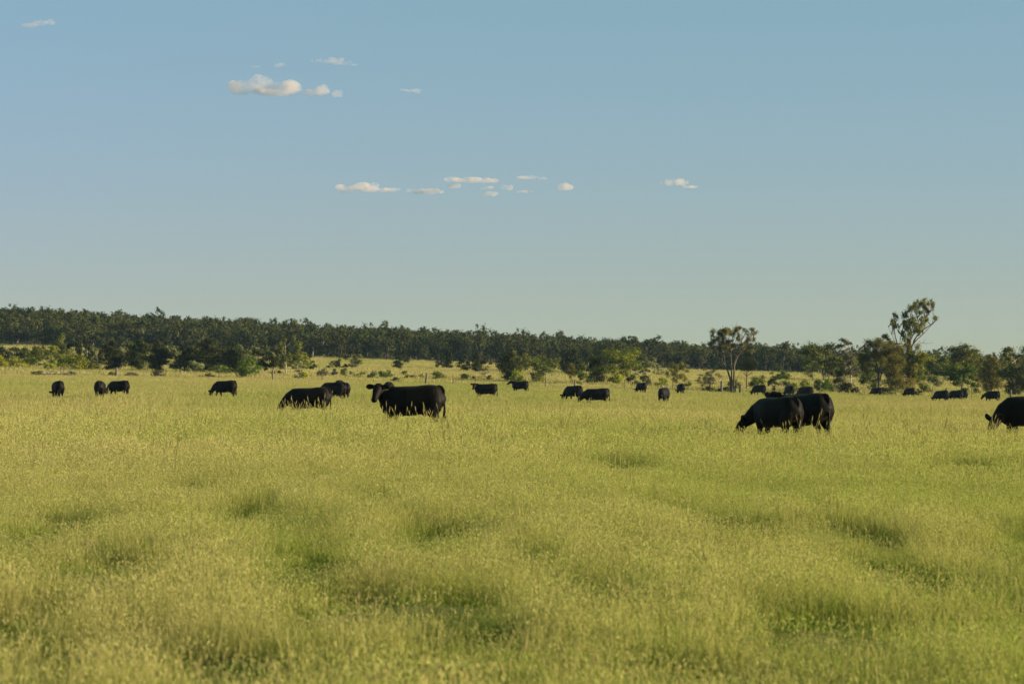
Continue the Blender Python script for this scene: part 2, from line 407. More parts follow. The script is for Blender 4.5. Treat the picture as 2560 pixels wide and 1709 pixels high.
def crown_lumps(r, form, W, H):
    L = []
    if form == 'gum':
        n_ = int(np.clip(7 + W * H / 4, 7, 22))
        for i in range(n_):
            v = r.normal(0, 1, 3); v /= np.linalg.norm(v); v *= r.rand() ** .45
            q = r.uniform(.17, .27)
            L.append((v[0] * W * .36, v[1] * W * .36, H * .64 + v[2] * H * .29, W * q, W * q * r.uniform(.55, .8)))
    elif form == 'casuarina':
        for i in range(30):
            t = (i + r.rand()) / 30; prof = math.sin(math.pi * min(1, .22 + t * .72)) ** .6
            a = r.rand() * 6.28; rr = W * .27 * prof * r.uniform(.5, 1.1)
            L.append((rr * math.cos(a), rr * math.sin(a), H * (.08 + .86 * t), W * .29 * max(.5, prof), H * .10))
    elif form == 'conifer':
        for i in range(18):
            t = (i + r.rand()) / 18; prof = 1 - .75 * t if t > .12 else .7
            a = r.rand() * 6.28; rr = W * .3 * prof
            L.append((rr * math.cos(a), rr * math.sin(a), H * (.2 + .76 * t), W * .22 * prof, H * .07))
    elif form in ('wattle', 'shrub'):
        n_ = int(np.clip(8 + 3 * W, 8, 22))
        for i in range(n_):
            a = r.rand() * 6.28; t = r.rand(); rr = W * .33 * math.sqrt(max(.05, 1 - t * t)) * r.uniform(.6, 1.1); q = r.uniform(.14, .24)
            L.append((rr * math.cos(a), rr * math.sin(a), H * (.12 + .68 * t), W * q, min(W * q * .9, H * .22)))
    elif form == 'wispy':
        for i in range(18):
            a = r.rand() * 6.28; t = r.rand() ** .7; rr = W * .4 * math.sin(math.pi * min(.95, .15 + .7 * t)) * r.rand() ** .4
            L.append((rr * math.cos(a), rr * math.sin(a), H * (.28 + .6 * t), W * .17, H * .11))
    return L

def split(r, L, k, f=.62):
    return [(q[0] + r.normal(0, .5) * q[3], q[1] + r.normal(0, .5) * q[3], q[2] + r.normal(0, .45) * q[4], q[3] * f * r.uniform(.7, 1.2), q[4] * f * r.uniform(.7, 1.2)) + tuple(q[5:]) for q in L for _ in range(k)]

def build_plant(name, loc, form, leafmat, W, H, seed, barkmat=None, leafscale=1.0, cov=1.0, trunks=1, lumps=None, stems=None, fit=True):
    """an Empty at the base with a trunk (limbs joined to it) and a crown of single leaves"""
    r = np.random.RandomState(seed)
    ln, wd, droop, cv, shell = SPEC[form]
    bush = form in ('wattle', 'shrub')
    ln *= leafscale; wd *= leafscale
    L = split(r, lumps or crown_lumps(r, form, W, H), 4 if lumps else 2) if form in ('gum', 'wispy') else crown_lumps(r, form, W, H)
    total = int(np.clip(cv * cov * W * H * .75 / (ln * wd * .5), 120, 11000 if fit else 15000))
    C, NR = fill(r, L, total, shell)
    if fit:
        x0, x1 = np.percentile(C[:, 0], (2, 98)); z1 = np.percentile(C[:, 2], 99.3); z0 = C[:, 2].min()
        sx = W / (x1 - x0); C[:, 0] = (C[:, 0] - (x0 + x1) / 2) * sx; C[:, 1] *= sx
        lo = {'gum': .17, 'casuarina': .05, 'conifer': .14, 'wispy': .18}.get(form, .02) * H
        zf = lambda z: lo + (z - z0) / (z1 - z0) * (H - lo)
        L = [((q[0] - (x0 + x1) / 2) * sx, q[1] * sx, float(zf(q[2]))) + tuple(q[3:]) for q in L]
        C[:, 2] = np.maximum(zf(C[:, 2]), .03)
    Vt, Ft = [], []
    rt = max(.05, H * .018) * (.6 if bush else 1)
    if stems:
        for pts, r0, r1 in stems: tube(Vt, Ft, pts, np.linspace(r0, r1, len(pts)), 7)
        nodes = [np.asarray(q, float) for s in stems for q in s[0][1:]]
    else:
        nodes = []
        for k in range(max(trunks, 3 if bush else 1)):
            a = r.rand() * 6.28; sp = (.0 if trunks == 1 and not bush else .1 * W)
            top = np.array([sp * math.cos(a) + r.normal(0, .03 * W), sp * math.sin(a), H * (.45 if bush else .72)])
            pts = bend(r, (sp * .3 * math.cos(a), sp * .3 * math.sin(a), -.1), top, .035, 6)
            tube(Vt, Ft, pts, np.linspace(rt, rt * .3, 6), 7); nodes += pts[2:]
    for q in L:
        c = np.array(q[:3]); cand = [m for m in nodes if m[2] < c[2] - .05 * H] or nodes
        m = min(cand, key=lambda m: np.linalg.norm(m - c) + .3 * abs(m[2] - c[2] + .2 * H))
        tube(Vt, Ft, bend(r, m, c, .08, 4), np.linspace(rt * .32, rt * .08, 4), 4)
        for k in range(3):
            e = c + r.normal(0, .6, 3) * np.array([q[3], q[3], q[4]])
            tube(Vt, Ft, [m + (c - m) * .7, (m + (c - m) * .7 + e) / 2 + r.normal(0, .05, 3), e], [rt * .13, rt * .09, rt * .05], 3)
    root = empty(name, loc)
    link('stems' if bush else 'trunk', mesh_np(name + '_wood', np.array(Vt), np.array(Ft), barkmat or BARK, True), root)
    V, F = leaves(r, (C, NR), ln, wd, droop, .42 if fit else .8)
    link('foliage' if bush else 'crown', mesh_np(name + '_leaves', V, F, FOL[leafmat]), root)
    return root

# name, form, leaf, x0, x1, top, base (pixels of the photograph), label, options
PLANTS = [
 ('wattle_bush', 'wattle', 'wattle', -22, 18, 887, 919, 'yellow-green rounded bush cut off by the photo edge, behind first fence post', {}),
 ('gum_sapling', 'gum', 'palegum', 10, 42, 876, 916, 'thin grey-green sapling behind the yellow-green bush at the edge', {}),
 ('gum_sapling', 'gum', 'gum', 40, 70, 871, 914, 'airy grey-olive sapling rising behind a low wattle bush', {}),
 ('wattle_bush', 'wattle', 'wattle', 25, 66, 896, 919, 'low spreading yellow-green bush joined to a taller one', {}),
 ('wattle_bush', 'wattle', 'wattle', 62, 94, 888, 919, 'bright yellow-green bush, taller of a touching pair', {}),
 ('gum_tree', 'gum', 'gum', 80, 108, 870, 917, 'slim dull gum between the bright bush pair and a wider gum', {}),
 ('gum_tree', 'gum', 'sunlit_yellowgum', 104, 154, 864, 920, 'wide gum with sunlit olive crown behind the log pile', {}),
 ('casuarina_tree', 'casuarina', 'gum', 140, 173, 836, 916, 'tall dark tree with sunlit yellowish tip above the biggest wattle', {'trunks': 1}),
 ('gum_tree', 'gum', 'casuarina', 170, 214, 845, 918, 'dark brown-green gum behind the biggest wattle bush', {}),
 ('bush_tree', 'gum', 'wattle', 112, 140, 902, 931, 'small round-headed green tree growing out of the grey log pile', {'trunks': 3}),
 ('wattle_bush', 'wattle', 'wattle', 150, 222, 889, 922, 'biggest yellow-green bush, long and domed, behind the log pile', {}),
 ('shrub', 'shrub', 'olive', 216, 250, 900, 923, 'brownish olive bush against the side of the biggest wattle', {}),
 ('gum_tree', 'gum', 'casuarina', 200, 234, 862, 920, 'dark gum above the brownish olive bush', {}),
 ('gum_tree', 'gum', 'palegum', 225, 260, 866, 923, 'pale leafy gum just before the row of dark casuarinas', {}),
 ('casuarina_tree', 'casuarina', 'casuarina', 257, 305, 853, 926, 'dark columnar casuarina, first of three in the row', {}),
 ('gum_sapling', 'gum', 'palegum', 296, 320, 868, 924, 'pale sunlit sapling squeezed between two dark casuarinas', {}),
 ('casuarina_tree', 'casuarina', 'casuarina', 318, 374, 852, 926, 'widest dark columnar casuarina, middle of three in the row', {}),
 ('casuarina_tree', 'casuarina', 'casuarina', 373, 422, 855, 928, 'dark columnar casuarina, last of three in the row', {}),
 ('gum_sapling', 'gum', 'palegum', 424, 452, 876, 929, 'thin pale sapling after the three dark casuarinas', {}),
 ('casuarina_tree', 'casuarina', 'casuarina', 440, 502, 868, 930, 'broad dark casuarina behind a round grey-green shrub', {}),
 ('casuarina_tree', 'casuarina', 'casuarina', 488, 562, 849, 931, 'broadest and tallest dark casuarina near the single grazing cow', {}),
 ('shrub', 'shrub', 'palegum', 468, 509, 903, 931, 'round grey-green shrub in front of broad dark casuarinas', {}),
 ('shrub', 'shrub', 'shrub', 524, 576, 912, 932, 'low wide green shrub below the broadest casuarina', {}),
 ('casuarina_tree', 'casuarina', 'casuarina', 558, 606, 870, 932, 'dark casuarina behind the bright green bush tree', {}),
 ('bush_tree', 'shrub', 'green', 594, 650, 891, 944, 'vivid dark green leafy bush tree standing at the fence line', {}),
 ('gum_tree', 'gum', 'casuarina', 630, 668, 872, 933, 'dark brown tree behind and beside the vivid green bush tree', {}),
 ('gum_tree', 'gum', 'casuarina', 662, 700, 872, 942, 'dark tree with a plain short trunk near the fence', {}),
 ('gum_tree', 'gum', 'gum', 692, 734, 842, 935, 'tall dark olive gum beside the yellow-green one', {}),
 ('gum_tree', 'gum', 'sunlit_yellowgum', 720, 773, 858, 932, 'sunlit yellow-green gum above a small pale tree', {}),
 ('gum_sapling', 'gum', 'palegum', 727, 761, 903, 937, 'small pale tree under the sunlit yellow-green gum', {}),
 ('casuarina_tree', 'conifer', 'casuarina', 758, 790, 888, 924, 'small dark tree on a bare trunk at the open paddock edge', {}),
 ('wattle_bush', 'wattle', 'wattle', 752, 771, 929, 944, 'tiny yellowish bush in front of the small pale tree', {}),
 ('gum_sapling', 'gum', 'casuarina', 832, 852, 893, 918, 'small dark sapling left of the round gum in the paddock', {}),
 ('gum_tree', 'gum', 'gum', 860, 904, 885, 920, 'round-crowned gum alone in the upper paddock', {}),
 ('shrub', 'shrub', 'casuarina', 839, 853, 909, 919, 'tiny dark bush under the small dark sapling', {}),
 ('shrub', 'shrub', 'casuarina', 852, 868, 910, 919, 'tiny dark bush between sapling and round gum', {}),
 ('shrub', 'shrub', 'dull', 875, 893, 911, 920, 'tiny dull bush under the round gum', {}),
 ('shrub', 'shrub', 'dull', 791, 823, 922, 939, 'dull brownish shrub, first of the fence-side shrub row', {}),
 ('gum_sapling', 'gum', 'palegum', 819, 836, 903, 938, 'slender pale sapling above the fence-side shrub row', {}),
 ('shrub', 'shrub', 'dull', 830, 844, 921, 939, 'narrow dull shrub right of the slender pale sapling', {}),
 ('shrub', 'shrub', 'shrub', 851, 869, 919, 941, 'upright grey-green shrub above the back of two grazing cattle', {}),
 ('shrub', 'shrub', 'palegum', 873, 887, 927, 940, 'small pale shrub between upright shrub and yellowish one', {}),
 ('wattle_bush', 'wattle', 'wattle', 887, 915, 928, 941, 'low yellowish bush in the fence-side row', {}),
 ('shrub', 'shrub', 'shrub', 918, 943, 928, 944, 'mushroom-shaped grey-green shrub behind a steel post', {}),
 ('wattle_bush', 'wattle', 'green', 947, 981, 925, 943, 'bright green rounded bush above the looking cow', {}),
 ('shrub', 'shrub', 'dull', 978, 999, 942, 952, 'low greyish bush on the pasture side, above the looking cow', {}),
 ('shrub', 'shrub', 'shrub', 1005, 1022, 926, 945, 'pointed grey-green shrub above the looking cow', {}),
 ('shrub', 'shrub', 'dull', 1018, 1043, 937, 945, 'low flat dull shrub next to the pointed one', {}),
 ('shrub', 'shrub', 'shrub', 1048, 1063, 934, 945, 'small shrub touching the leaning wooden post', {}),
 ('shrub', 'shrub', 'shrub', 1081, 1112, 929, 947, 'round dense shrub right of the leaning wooden post', {}),
 ('wattle_bush', 'wattle', 'shrub', 1145, 1174, 934, 948, 'yellowish green dome shrub between two thin posts', {}),
 ('shrub', 'shrub', 'dull', 1175, 1188, 940, 949, 'tiny dull tuft shrub beside the yellowish dome shrub', {}),
 ('shrub', 'shrub', 'shrub', 1217, 1231, 938, 950, 'small dark shrub below a bare forked sapling', {}),
 ('casuarina_tree', 'conifer', 'casuarina', 984, 1021, 875, 924, 'lone conical dark casuarina in the middle of the paddock', {}),
 ('casuarina_tree', 'conifer', 'casuarina', 1089, 1104, 888, 919, 'narrow dark casuarina, shortest of three close together', {}),
 ('casuarina_tree', 'conifer', 'casuarina', 1101, 1114, 884, 920, 'narrow dark casuarina, middle of three close together', {}),
 ('casuarina_tree', 'casuarina', 'casuarina', 1112, 1132, 876, 920, 'dark columnar casuarina, tallest of three close together', {}),
 ('casuarina_tree', 'conifer', 'casuarina', 1143, 1176, 886, 928, 'flat-bottomed dark casuarina, left of a similar pair', {}),
 ('casuarina_tree', 'casuarina', 'casuarina', 1180, 1214, 883, 929, 'dark casuarina, right of a similar pair in the paddock', {}),
 ('bare_sapling', 'wispy', 'dull', 1190, 1234, 912, 950, 'leafless forked grey sapling above a head-up cow', {'cov': .12}),
 ('casuarina_tree', 'casuarina', 'casuarina', 1250, 1292, 882, 951, 'big dark casuarina beside a half-bare gum', {}),
 ('gum_tree', 'gum', 'gum', 1274, 1326, 878, 947, 'half-bare gum with forked pale limbs near the middle', {'cov': .7}),
 ('wattle_bush', 'wattle', 'wattle', 1278, 1308, 925, 953, 'yellow-green bush at the foot of the half-bare gum', {}),
 ('gum_tree', 'gum', 'gum', 1328, 1394, 897, 956, 'spreading low gum behind the two grazing middle cattle', {'trunks': 2}),
 ('wattle_bush', 'wattle', 'wattle', 1334, 1363, 930, 955, 'yellow-green bush under the spreading low gum', {}),
 ('casuarina_tree', 'casuarina', 'casuarina', 1402, 1457, 875, 938, 'wide dark casuarina behind a slim brownish sapling', {}),
 ('olive_sapling', 'wispy', 'olive', 1412, 1441, 909, 957, 'slim brownish olive sapling before the wide dark casuarina', {'cov': 1.6}),
 ('bush_tree', 'gum', 'green', 1436, 1465, 926, 962, 'small dark green round tree on a short stem at the fence', {}),
 ('gum_tree', 'gum', 'sunlit_yellowgum', 1488, 1594, 872, 959, 'largest spreading gum near the middle with sunlit crown', {'cov': 1.25, 'trunks': 3}),
 ('casuarina_tree', 'casuarina', 'casuarina', 1467, 1512, 892, 957, 'dark tree against the side of the largest spreading gum', {}),
 ('shrub', 'shrub', 'shrub', 1465, 1494, 937, 958, 'green shrub at the foot of the dark tree beside the big gum', {}),
 ('wattle_bush', 'wattle', 'wattle', 1521, 1557, 934, 960, 'round yellow-green bush under the largest spreading gum', {}),
 ('gum_sapling', 'gum', 'palegum', 1554, 1593, 924, 960, 'light grey-green sapling at the edge of the largest gum', {}),
 ('gum_sapling', 'gum', 'dull', 1597, 1619, 902, 937, 'small dull tree, left of an umbrella-shaped one', {}),
 ('gum_sapling', 'gum', 'palegum', 1614, 1648, 894, 938, 'small umbrella-shaped gum in the paddock', {}),
 ('bare_sapling', 'wispy', 'dull', 1628, 1672, 918, 938, 'low bare twiggy bush below the umbrella-shaped gum', {'cov': .3}),
 ('shrub', 'shrub', 'dull', 1600, 1628, 936, 961, 'round brown-green bush behind a distant grazing cow', {}),
 ('shrub', 'shrub', 'shrub', 1581, 1602, 949, 961, 'small low shrub left of the round brown-green bush', {}),
 ('shrub', 'shrub', 'wattle', 1637, 1670, 943, 963, 'light green low bush above the brownish cow', {}),
 ('olive_tree', 'wispy', 'olive', 1668, 1718, 906, 962, 'mushroom-shaped olive tree with a pale round top', {'cov': 2.0}),
 ('shrub', 'shrub', 'shrub', 1710, 1728, 953, 966, 'small dark shrub beside the mushroom-shaped olive tree', {}),
 ('olive_shrub', 'wispy', 'dull', 1745, 1800, 921, 969, 'feathery brownish shrub left of the bare multi-stemmed tree', {'cov': 1.5, 'trunks': 3}),
 ('shrub', 'shrub', 'casuarina', 1751, 1784, 966, 977, 'low dark bush on the fence line under the feathery shrub', {}),
 ('shrub', 'shrub', 'casuarina', 1786, 1824, 968, 978, 'low dark bush around the wooden gate post', {}),
 ('shrub', 'shrub', 'shrub', 1816, 1851, 949, 971, 'round dark bush behind the stems of the multi-stemmed tree', {}),
 ('shrub', 'shrub', 'shrub', 1873, 1913, 939, 970, 'round green bush right above a small grazing cow', {}),
 ('shrub', 'shrub', 'casuarina', 1920, 1939, 946, 977, 'upright dark bush left of a grey leaning stem', {}),
 ('gum_sapling', 'gum', 'shrub', 1928, 1974, 926, 976, 'bushy dark sapling with pale leaning stems', {'trunks': 2}),
 ('shrub', 'shrub', 'shrub', 1966, 1996, 955, 978, 'low green bush behind the nearest pair of cattle', {}),
 ('shrub', 'shrub', 'shrub', 1988, 2028, 948, 978, 'domed green bush behind the nearest pair of cattle', {}),
 ('gum_tree', 'gum', 'gum', 2015, 2102, 858, 962, 'broad dark gum standing before the woodland', {'cov': 1.3}),
 ('shrub', 'shrub', 'green', 2036, 2082, 946, 979, 'bright green bush under the broad dark gum', {}),
 ('shrub', 'shrub', 'dull', 2074, 2112, 942, 979, 'pale feathery shrub between two gums', {}),
 ('gum_tree', 'gum', 'dull', 2094, 2150, 848, 964, 'slender brownish gum between broad gum and olive tree', {}),
 ('shrub', 'shrub', 'casuarina', 2098, 2146, 955, 982, 'dark low bush below the slender brownish gum', {}),
 ('shrub', 'shrub', 'shrub', 2150, 2198, 930, 974, 'dark green bush at the foot of the olive wispy tree', {}),
 ('shrub', 'shrub', 'olive', 2214, 2286, 928, 983, 'olive green bush mass below the tall leaning gum', {'cov': 1.1}),
 ('gum_sapling', 'shrub', 'shrub', 2287, 2323, 928, 980, 'rounded grey-green tree right of the tall leaning gum', {}),
 ('gum_sapling', 'gum', 'palegum', 2318, 2364, 938, 980, 'small pale sapling above two distant cattle', {}),
 ('gum_tree', 'gum', 'gum', 2340, 2460, 864, 976, 'broad olive gum behind the three bunched distant cattle', {'cov': 1.4}),
 ('willow_tree', 'gum', 'green', 2376, 2437, 911, 986, 'drooping fresh green tree just behind three bunched cattle', {'cov': 1.8}),
 ('gum_tree', 'casuarina', 'olive', 2452, 2502, 892, 982, 'brown-olive dense tree behind the walking cow', {}),
 ('gum_tree', 'gum', 'gum', 2492, 2580, 868, 984, 'tall dark gum cut off by the photo edge', {'cov': 1.5}),
 ('casuarina_tree', 'casuarina', 'casuarina', 2516, 2576, 920, 987, 'dense dark tree before the gum at the photo edge', {}),
 ('shrub', 'shrub', 'olive', 2434, 2452, 958, 983, 'small yellowish bush between green drooping tree and walking cow', {}),
 ('shrub', 'shrub', 'shrub', 78, 104, 927, 937, 'low dark green weed clump at the start of the log pile', {}),
 ('shrub', 'shrub', 'shrub', 162, 192, 928, 937, 'low green weed clump at the far end of the log pile', {}),
 ('shrub', 'shrub', 'dull', 271, 291, 929, 937, 'low weed clump at the dark wooden stump', {}),
 ('shrub', 'shrub', 'dull', 312, 345, 930, 938, 'flat weed patch before the middle dark casuarina', {}),
 ('shrub', 'shrub', 'dull', 378, 410, 923, 939, 'brownish weed bush before the third dark casuarina', {}),
 ('shrub', 'shrub', 'dull', 511, 537, 933, 942, 'low greyish weed bush above the single grazing cow', {}),
 ('shrub', 'shrub', 'dull', 735, 760, 936, 945, 'low brown weed bush under the small pale tree', {}),
 ('shrub', 'shrub', 'casuarina', 2180, 2232, 968, 986, 'low dark bush beside the lying dark cow', {}),
 ('shrub', 'shrub', 'casuarina', 2286, 2304, 972, 987, 'low dark bush right of a distant grazing cow', {}),
]
for i, (nm, form, leaf, x0, x1, top, base, label, opt) in enumerate(PLANTS):
    px = (x0 + x1) / 2; d = dist_for(px, base); s = FPX / d
    W = (x1 - x0) / s; X = X_at(px, d); zg = tz(X, d)
    H = CAMZ + (HOR - top) / s - zg
    pale = leaf in ('palegum', 'sunlit_yellowgum') or form == 'gum' and i % 3 == 0
    o = build_plant(nm, (X, d, zg), form, leaf, W, H, 200 + i, PALEBARK if pale else BARK, leafscale=max(.85, d / 400), **opt)
    c = 'bush' if form in ('wattle', 'shrub') and 'tree' not in nm and 'sapling' not in nm else 'tree'
    tag(o, label, c, 'bushes beyond the pasture' if c == 'bush' else 'trees in the paddock')

def back_row(px0, px1, step, tops, base, label, group, seed, kinds):
    r = np.random.RandomState(seed); px = px0
    while px < px1:
        form, leaf = kinds[r.randint(len(kinds))]
        b = np.interp(px, (px0, px1), base) + r.uniform(-4, 3); d = dist_for(px, b, 330, 600); sc_ = FPX / d
        W = r.uniform(1.2, 1.7) * step / sc_; X = X_at(px, d); zg = tz(X, d)
        H = CAMZ + (HOR - np.interp(px, (px0, px1), tops) + r.normal(0, 5)) / sc_ - zg
        o = build_plant('gum_tree' if form == 'gum' else 'casuarina_tree', (X, d, zg), form, leaf, W, H, seed + int(px) + 50, BARK, leafscale=max(1.0, d / 380))
        tag(o, label, 'tree', group); px += step * r.uniform(.7, 1.2)
back_row(-25, 720, 34, (868, 862), (908, 918), 'dark olive tree in the dense back row behind the wattles and casuarinas', 'back row of trees behind the wattles', 1300, (('gum', 'gum'), ('gum', 'casuarina'), ('gum', 'palegum'), ('casuarina', 'casuarina')))
back_row(1255, 1600, 40, (893, 893), (926, 938), 'olive tree behind the gums in the middle of the paddock', 'trees behind the middle gums', 1400, (('gum', 'gum'), ('gum', 'casuarina')))
back_row(2030, 2600, 40, (888, 886), (950, 966), 'olive tree in the row behind the tall leaning gum', 'back row of trees behind the tallest gum', 1500, (('gum', 'gum'), ('gum', 'shrub'), ('gum', 'sunlit_yellowgum')))

# the three feature trees, from their limbs
def feature(name, px0, base, k, ox, oy, stems, lumps, leaf, form, label, seed, bark, cov=1.0, dd=None, leafscale=1.0, ls=1.28, lz=1.0):
    d = dd or dist_for(px0, base); s = FPX / d; X = X_at(px0, d); zg = tz(X, d)
    r = np.random.RandomState(seed)
    def cv(q): return ((ox + q[0] * k - px0) / s, CAMZ + (HOR - (oy + q[1] * k)) / s - zg)
    st = []
    for pts, r0, r1 in stems:
        dep = r.normal(0, .5); P = []
        for j, q in enumerate(pts):
            x, z = cv(q); P.append((x, dep * (j / len(pts)) * 1.5, z))
        if P[0][2] < .7: P[0] = (P[0][0], 0, -.15)
        st.append((P, r0, r1))
    Lm = []
    for q in lumps:
        x, z = cv(q); Lm.append((x, r.normal(0, .55), z, q[2] * k / s * ls, q[3] * k / s * ls * lz, q[4] if len(q) > 4 else 1.0))
    W = max(a[0] + a[3] for a in Lm) - min(a[0] - a[3] for a in Lm); H = max(a[2] + a[4] for a in Lm)
    o = build_plant(name, (X, d, zg), form, leaf, W, H, seed, bark, leafscale, cov, lumps=Lm, stems=st, fit=False)
    return tag(o, label, 'tree', 'trees in the paddock')

K2 = 430 / 2349
feature('gum_tree', 2268, 984, K2, 2130, 740,
    [([(755, 1330), (765, 1100), (775, 900), (785, 780), (790, 680), (795, 600), (850, 490), (920, 400), (1000, 300), (1060, 220), (1120, 150)], .24, .04),
     ([(780, 800), (815, 690), (850, 610), (890, 545), (1000, 440), (1100, 385), (1160, 330)], .16, .03),
     ([(815, 680), (900, 580), (970, 520), (1040, 440), (1080, 400)], .07, .02),
     ([(770, 900), (690, 760), (640, 690), (605, 560), (590, 440)], .06, .02), ([(660, 740), (615, 650), (580, 520), (565, 420)], .045, .02),
     ([(650, 690), (660, 560), (680, 500)], .04, .02), ([(590, 640), (540, 520), (490, 420)], .03, .012),
     ([(845, 665), (900, 655), (960, 640), (1040, 645), (1120, 635)], .045, .012), ([(970, 640), (985, 600), (1020, 590)], .02, .01),
     ([(920, 400), (890, 300), (830, 120)], .06, .02), ([(850, 490), (780, 330), (740, 220)], .06, .02), ([(790, 620), (740, 560), (690, 520)], .05, .02)],
    [(830, 95, 45, 32), (960, 100, 60, 42), (1030, 90, 55, 38), (1100, 130, 38, 40), (735, 215, 48, 48, 1.1), (870, 165, 55, 40), (930, 190, 60, 40), (1020, 170, 40, 40), (600, 305, 46, 42), (555, 370, 38, 50),
     (635, 395, 38, 30), (740, 350, 55, 50, 1.3), (830, 385, 75, 80, 1.8), (940, 345, 60, 42), (1040, 345, 40, 38), (1130, 300, 46, 30), (680, 525, 55, 38), (755, 455, 55, 60, 1.2),
     (740, 620, 40, 60, 1.2), (500, 565, 66, 38, 1.4), (800, 760, 90, 70, 1.3), (900, 830, 80, 70, 1.1), (930, 900, 55, 70), (760, 930, 100, 90, 1.5), (850, 1020, 75, 60), (660, 880, 70, 110, 1.4), (700, 1030, 60, 60), (740, 700, 60, 50, 1.2)],
    'sunlit_yellowgum', 'gum', 'tallest gum, leaning, with open clumped crown high against the sky', 901, BARK, 2.3, leafscale=.75, ls=1.25, lz=1.25)
feature('olive_tree', 2197, 972, K2, 2130, 740,
    [([(370, 1290), (362, 1050), (330, 900), (340, 750), (320, 640)], .16, .03), ([(365, 1200), (400, 1080), (450, 960), (500, 850), (540, 760)], .10, .02),
     ([(362, 1060), (290, 950), (220, 820)], .08, .02), ([(362, 1050), (400, 900), (420, 740)], .08, .02), ([(375, 1240), (430, 1160), (480, 1130)], .06, .015), ([(330, 900), (260, 780), (250, 660)], .06, .015)],
    [(320, 640, 110, 70), (420, 680, 110, 70), (510, 730, 120, 90, 1.2), (600, 780, 75, 90, 1.2), (560, 880, 90, 80), (250, 740, 90, 80), (190, 860, 75, 110, 1.5), (170, 980, 55, 80, 1.3), (400, 830, 100, 90, .7), (300, 850, 80, 80, .6), (470, 1000, 90, 90, .8), (560, 1000, 70, 90, 1.0)],
    'olive', 'wispy', 'rounded golden olive tree with fine foliage beside the tallest gum', 902, BARK, 2.4, dd=330.0)
K1 = 260 / 2038
feature('multi_stemmed_tree', 1830, 977, K1, 1700, 800,
    [([(1000, 1400), (985, 1150), (940, 1000), (890, 900), (855, 640), (870, 400), (885, 240)], .13, .025), ([(1012, 1400), (1012, 1150), (1010, 950), (995, 640), (1040, 420), (1060, 260)], .10, .02),
     ([(1060, 1400), (1055, 1150), (1060, 900), (1095, 700), (1180, 520), (1215, 380), (1215, 200)], .13, .025), ([(1060, 900), (1120, 720), (1200, 560), (1330, 430), (1390, 250)], .08, .02),
     ([(1075, 1390), (1110, 1150), (1180, 1020), (1240, 940)], .05, .012), ([(890, 900), (820, 790), (830, 640), (780, 500), (660, 330)], .07, .015), ([(855, 640), (760, 560), (620, 480)], .04, .01),
     ([(870, 400), (760, 320), (720, 220)], .04, .01), ([(1180, 520), (1140, 400), (1150, 280)], .04, .01), ([(1330, 430), (1440, 330), (1500, 250)], .03, .01), ([(1000, 640), (950, 480), (960, 300)], .05, .012)],
    [(880, 220, 100, 65, 2.0), (760, 250, 80, 60, 1.2), (640, 270, 80, 65, .5), (990, 260, 90, 90, .6), (1090, 230, 70, 90, .5), (1210, 175, 85, 55, .8), (1340, 200, 90, 70, .5), (1450, 240, 70, 60, .4), (1365, 370, 65, 75, 1.5),
     (690, 430, 120, 70, .9), (870, 360, 100, 80, .9), (1140, 330, 45, 65, 1.2), (1230, 500, 60, 50, .9), (930, 480, 90, 70, .5), (760, 560, 80, 60, .4), (1060, 500, 80, 60, .4)],
    'olive', 'wispy', 'nearly bare tree with several slender dark stems and thin umbrella crown', 903, BARK, .8, dd=318.0, ls=1.1, lz=1.2)
feature('olive_tree', 1868, 972, K1, 1700, 800, [([(1300, 1330), (1310, 1100), (1320, 900), (1300, 700)], .09, .02)],
    [(1300, 680, 90, 90), (1390, 760, 90, 100, 1.2), (1320, 850, 110, 100, 1.3), (1420, 900, 70, 80), (1230, 900, 80, 80), (1400, 660, 60, 60)],
    'olive', 'wispy', 'brownish olive drooping tree behind the nearly bare multi-stemmed one', 904, BARK, 1.7, dd=350.0)

# woodland on the rise: single trees in front, the mass behind them
def forest_proto(i, W, H):
    r = np.random.RandomState(700 + i)
    Lm = crown_lumps(r, 'gum', W, H)
    Lm = split(r, Lm, 3); C, NR = fill(r, Lm, 1700, .6); z0, z1 = C[:, 2].min(), np.percentile(C[:, 2], 99.5)
    lo = (.2, .1, .04)[i % 3]; C[:, 2] = lo * H + (C[:, 2] - z0) / (z1 - z0) * (1 - lo) * H
    V, F = leaves(r, (C, NR), .42, .26, .2)
    Vt, Ft = [], []
    top = np.array([r.normal(0, .3), r.normal(0, .3), H * .8]); pts = bend(r, (0, 0, -.4), top, .03, 5)
    tube(Vt, Ft, pts, [.16, .14, .11, .08, .03], 5)
    for q in Lm[:6]:
        m = pts[2 + (int(q[2] * 7) % 2)]
        tube(Vt, Ft, [m, (m + np.array(q[:3])) / 2, np.array(q[:3])], [.06, .045, .02], 4)
    return mesh_np('woodland_wood_%d' % i, np.array(Vt), np.array(Ft), PALEBARK if i == 1 else BARK, True), mesh_np('woodland_leaves_%d' % i, V, F, FOL['forest'])
FP = [forest_proto(i, w, h) for i, (w, h) in enumerate(((6.4, 7.6), (5.6, 8.2), (7.0, 7.0), (5.8, 8.6), (5.0, 6.8), (4.2, 4.8)))]
rf = np.random.RandomState(5)
def edge_d(px): return np.interp(px, [-900, 0, 640, 1280, 1920, 2560, 3460], [640, 628, 626, 624, 622, 620, 620])
k = 0
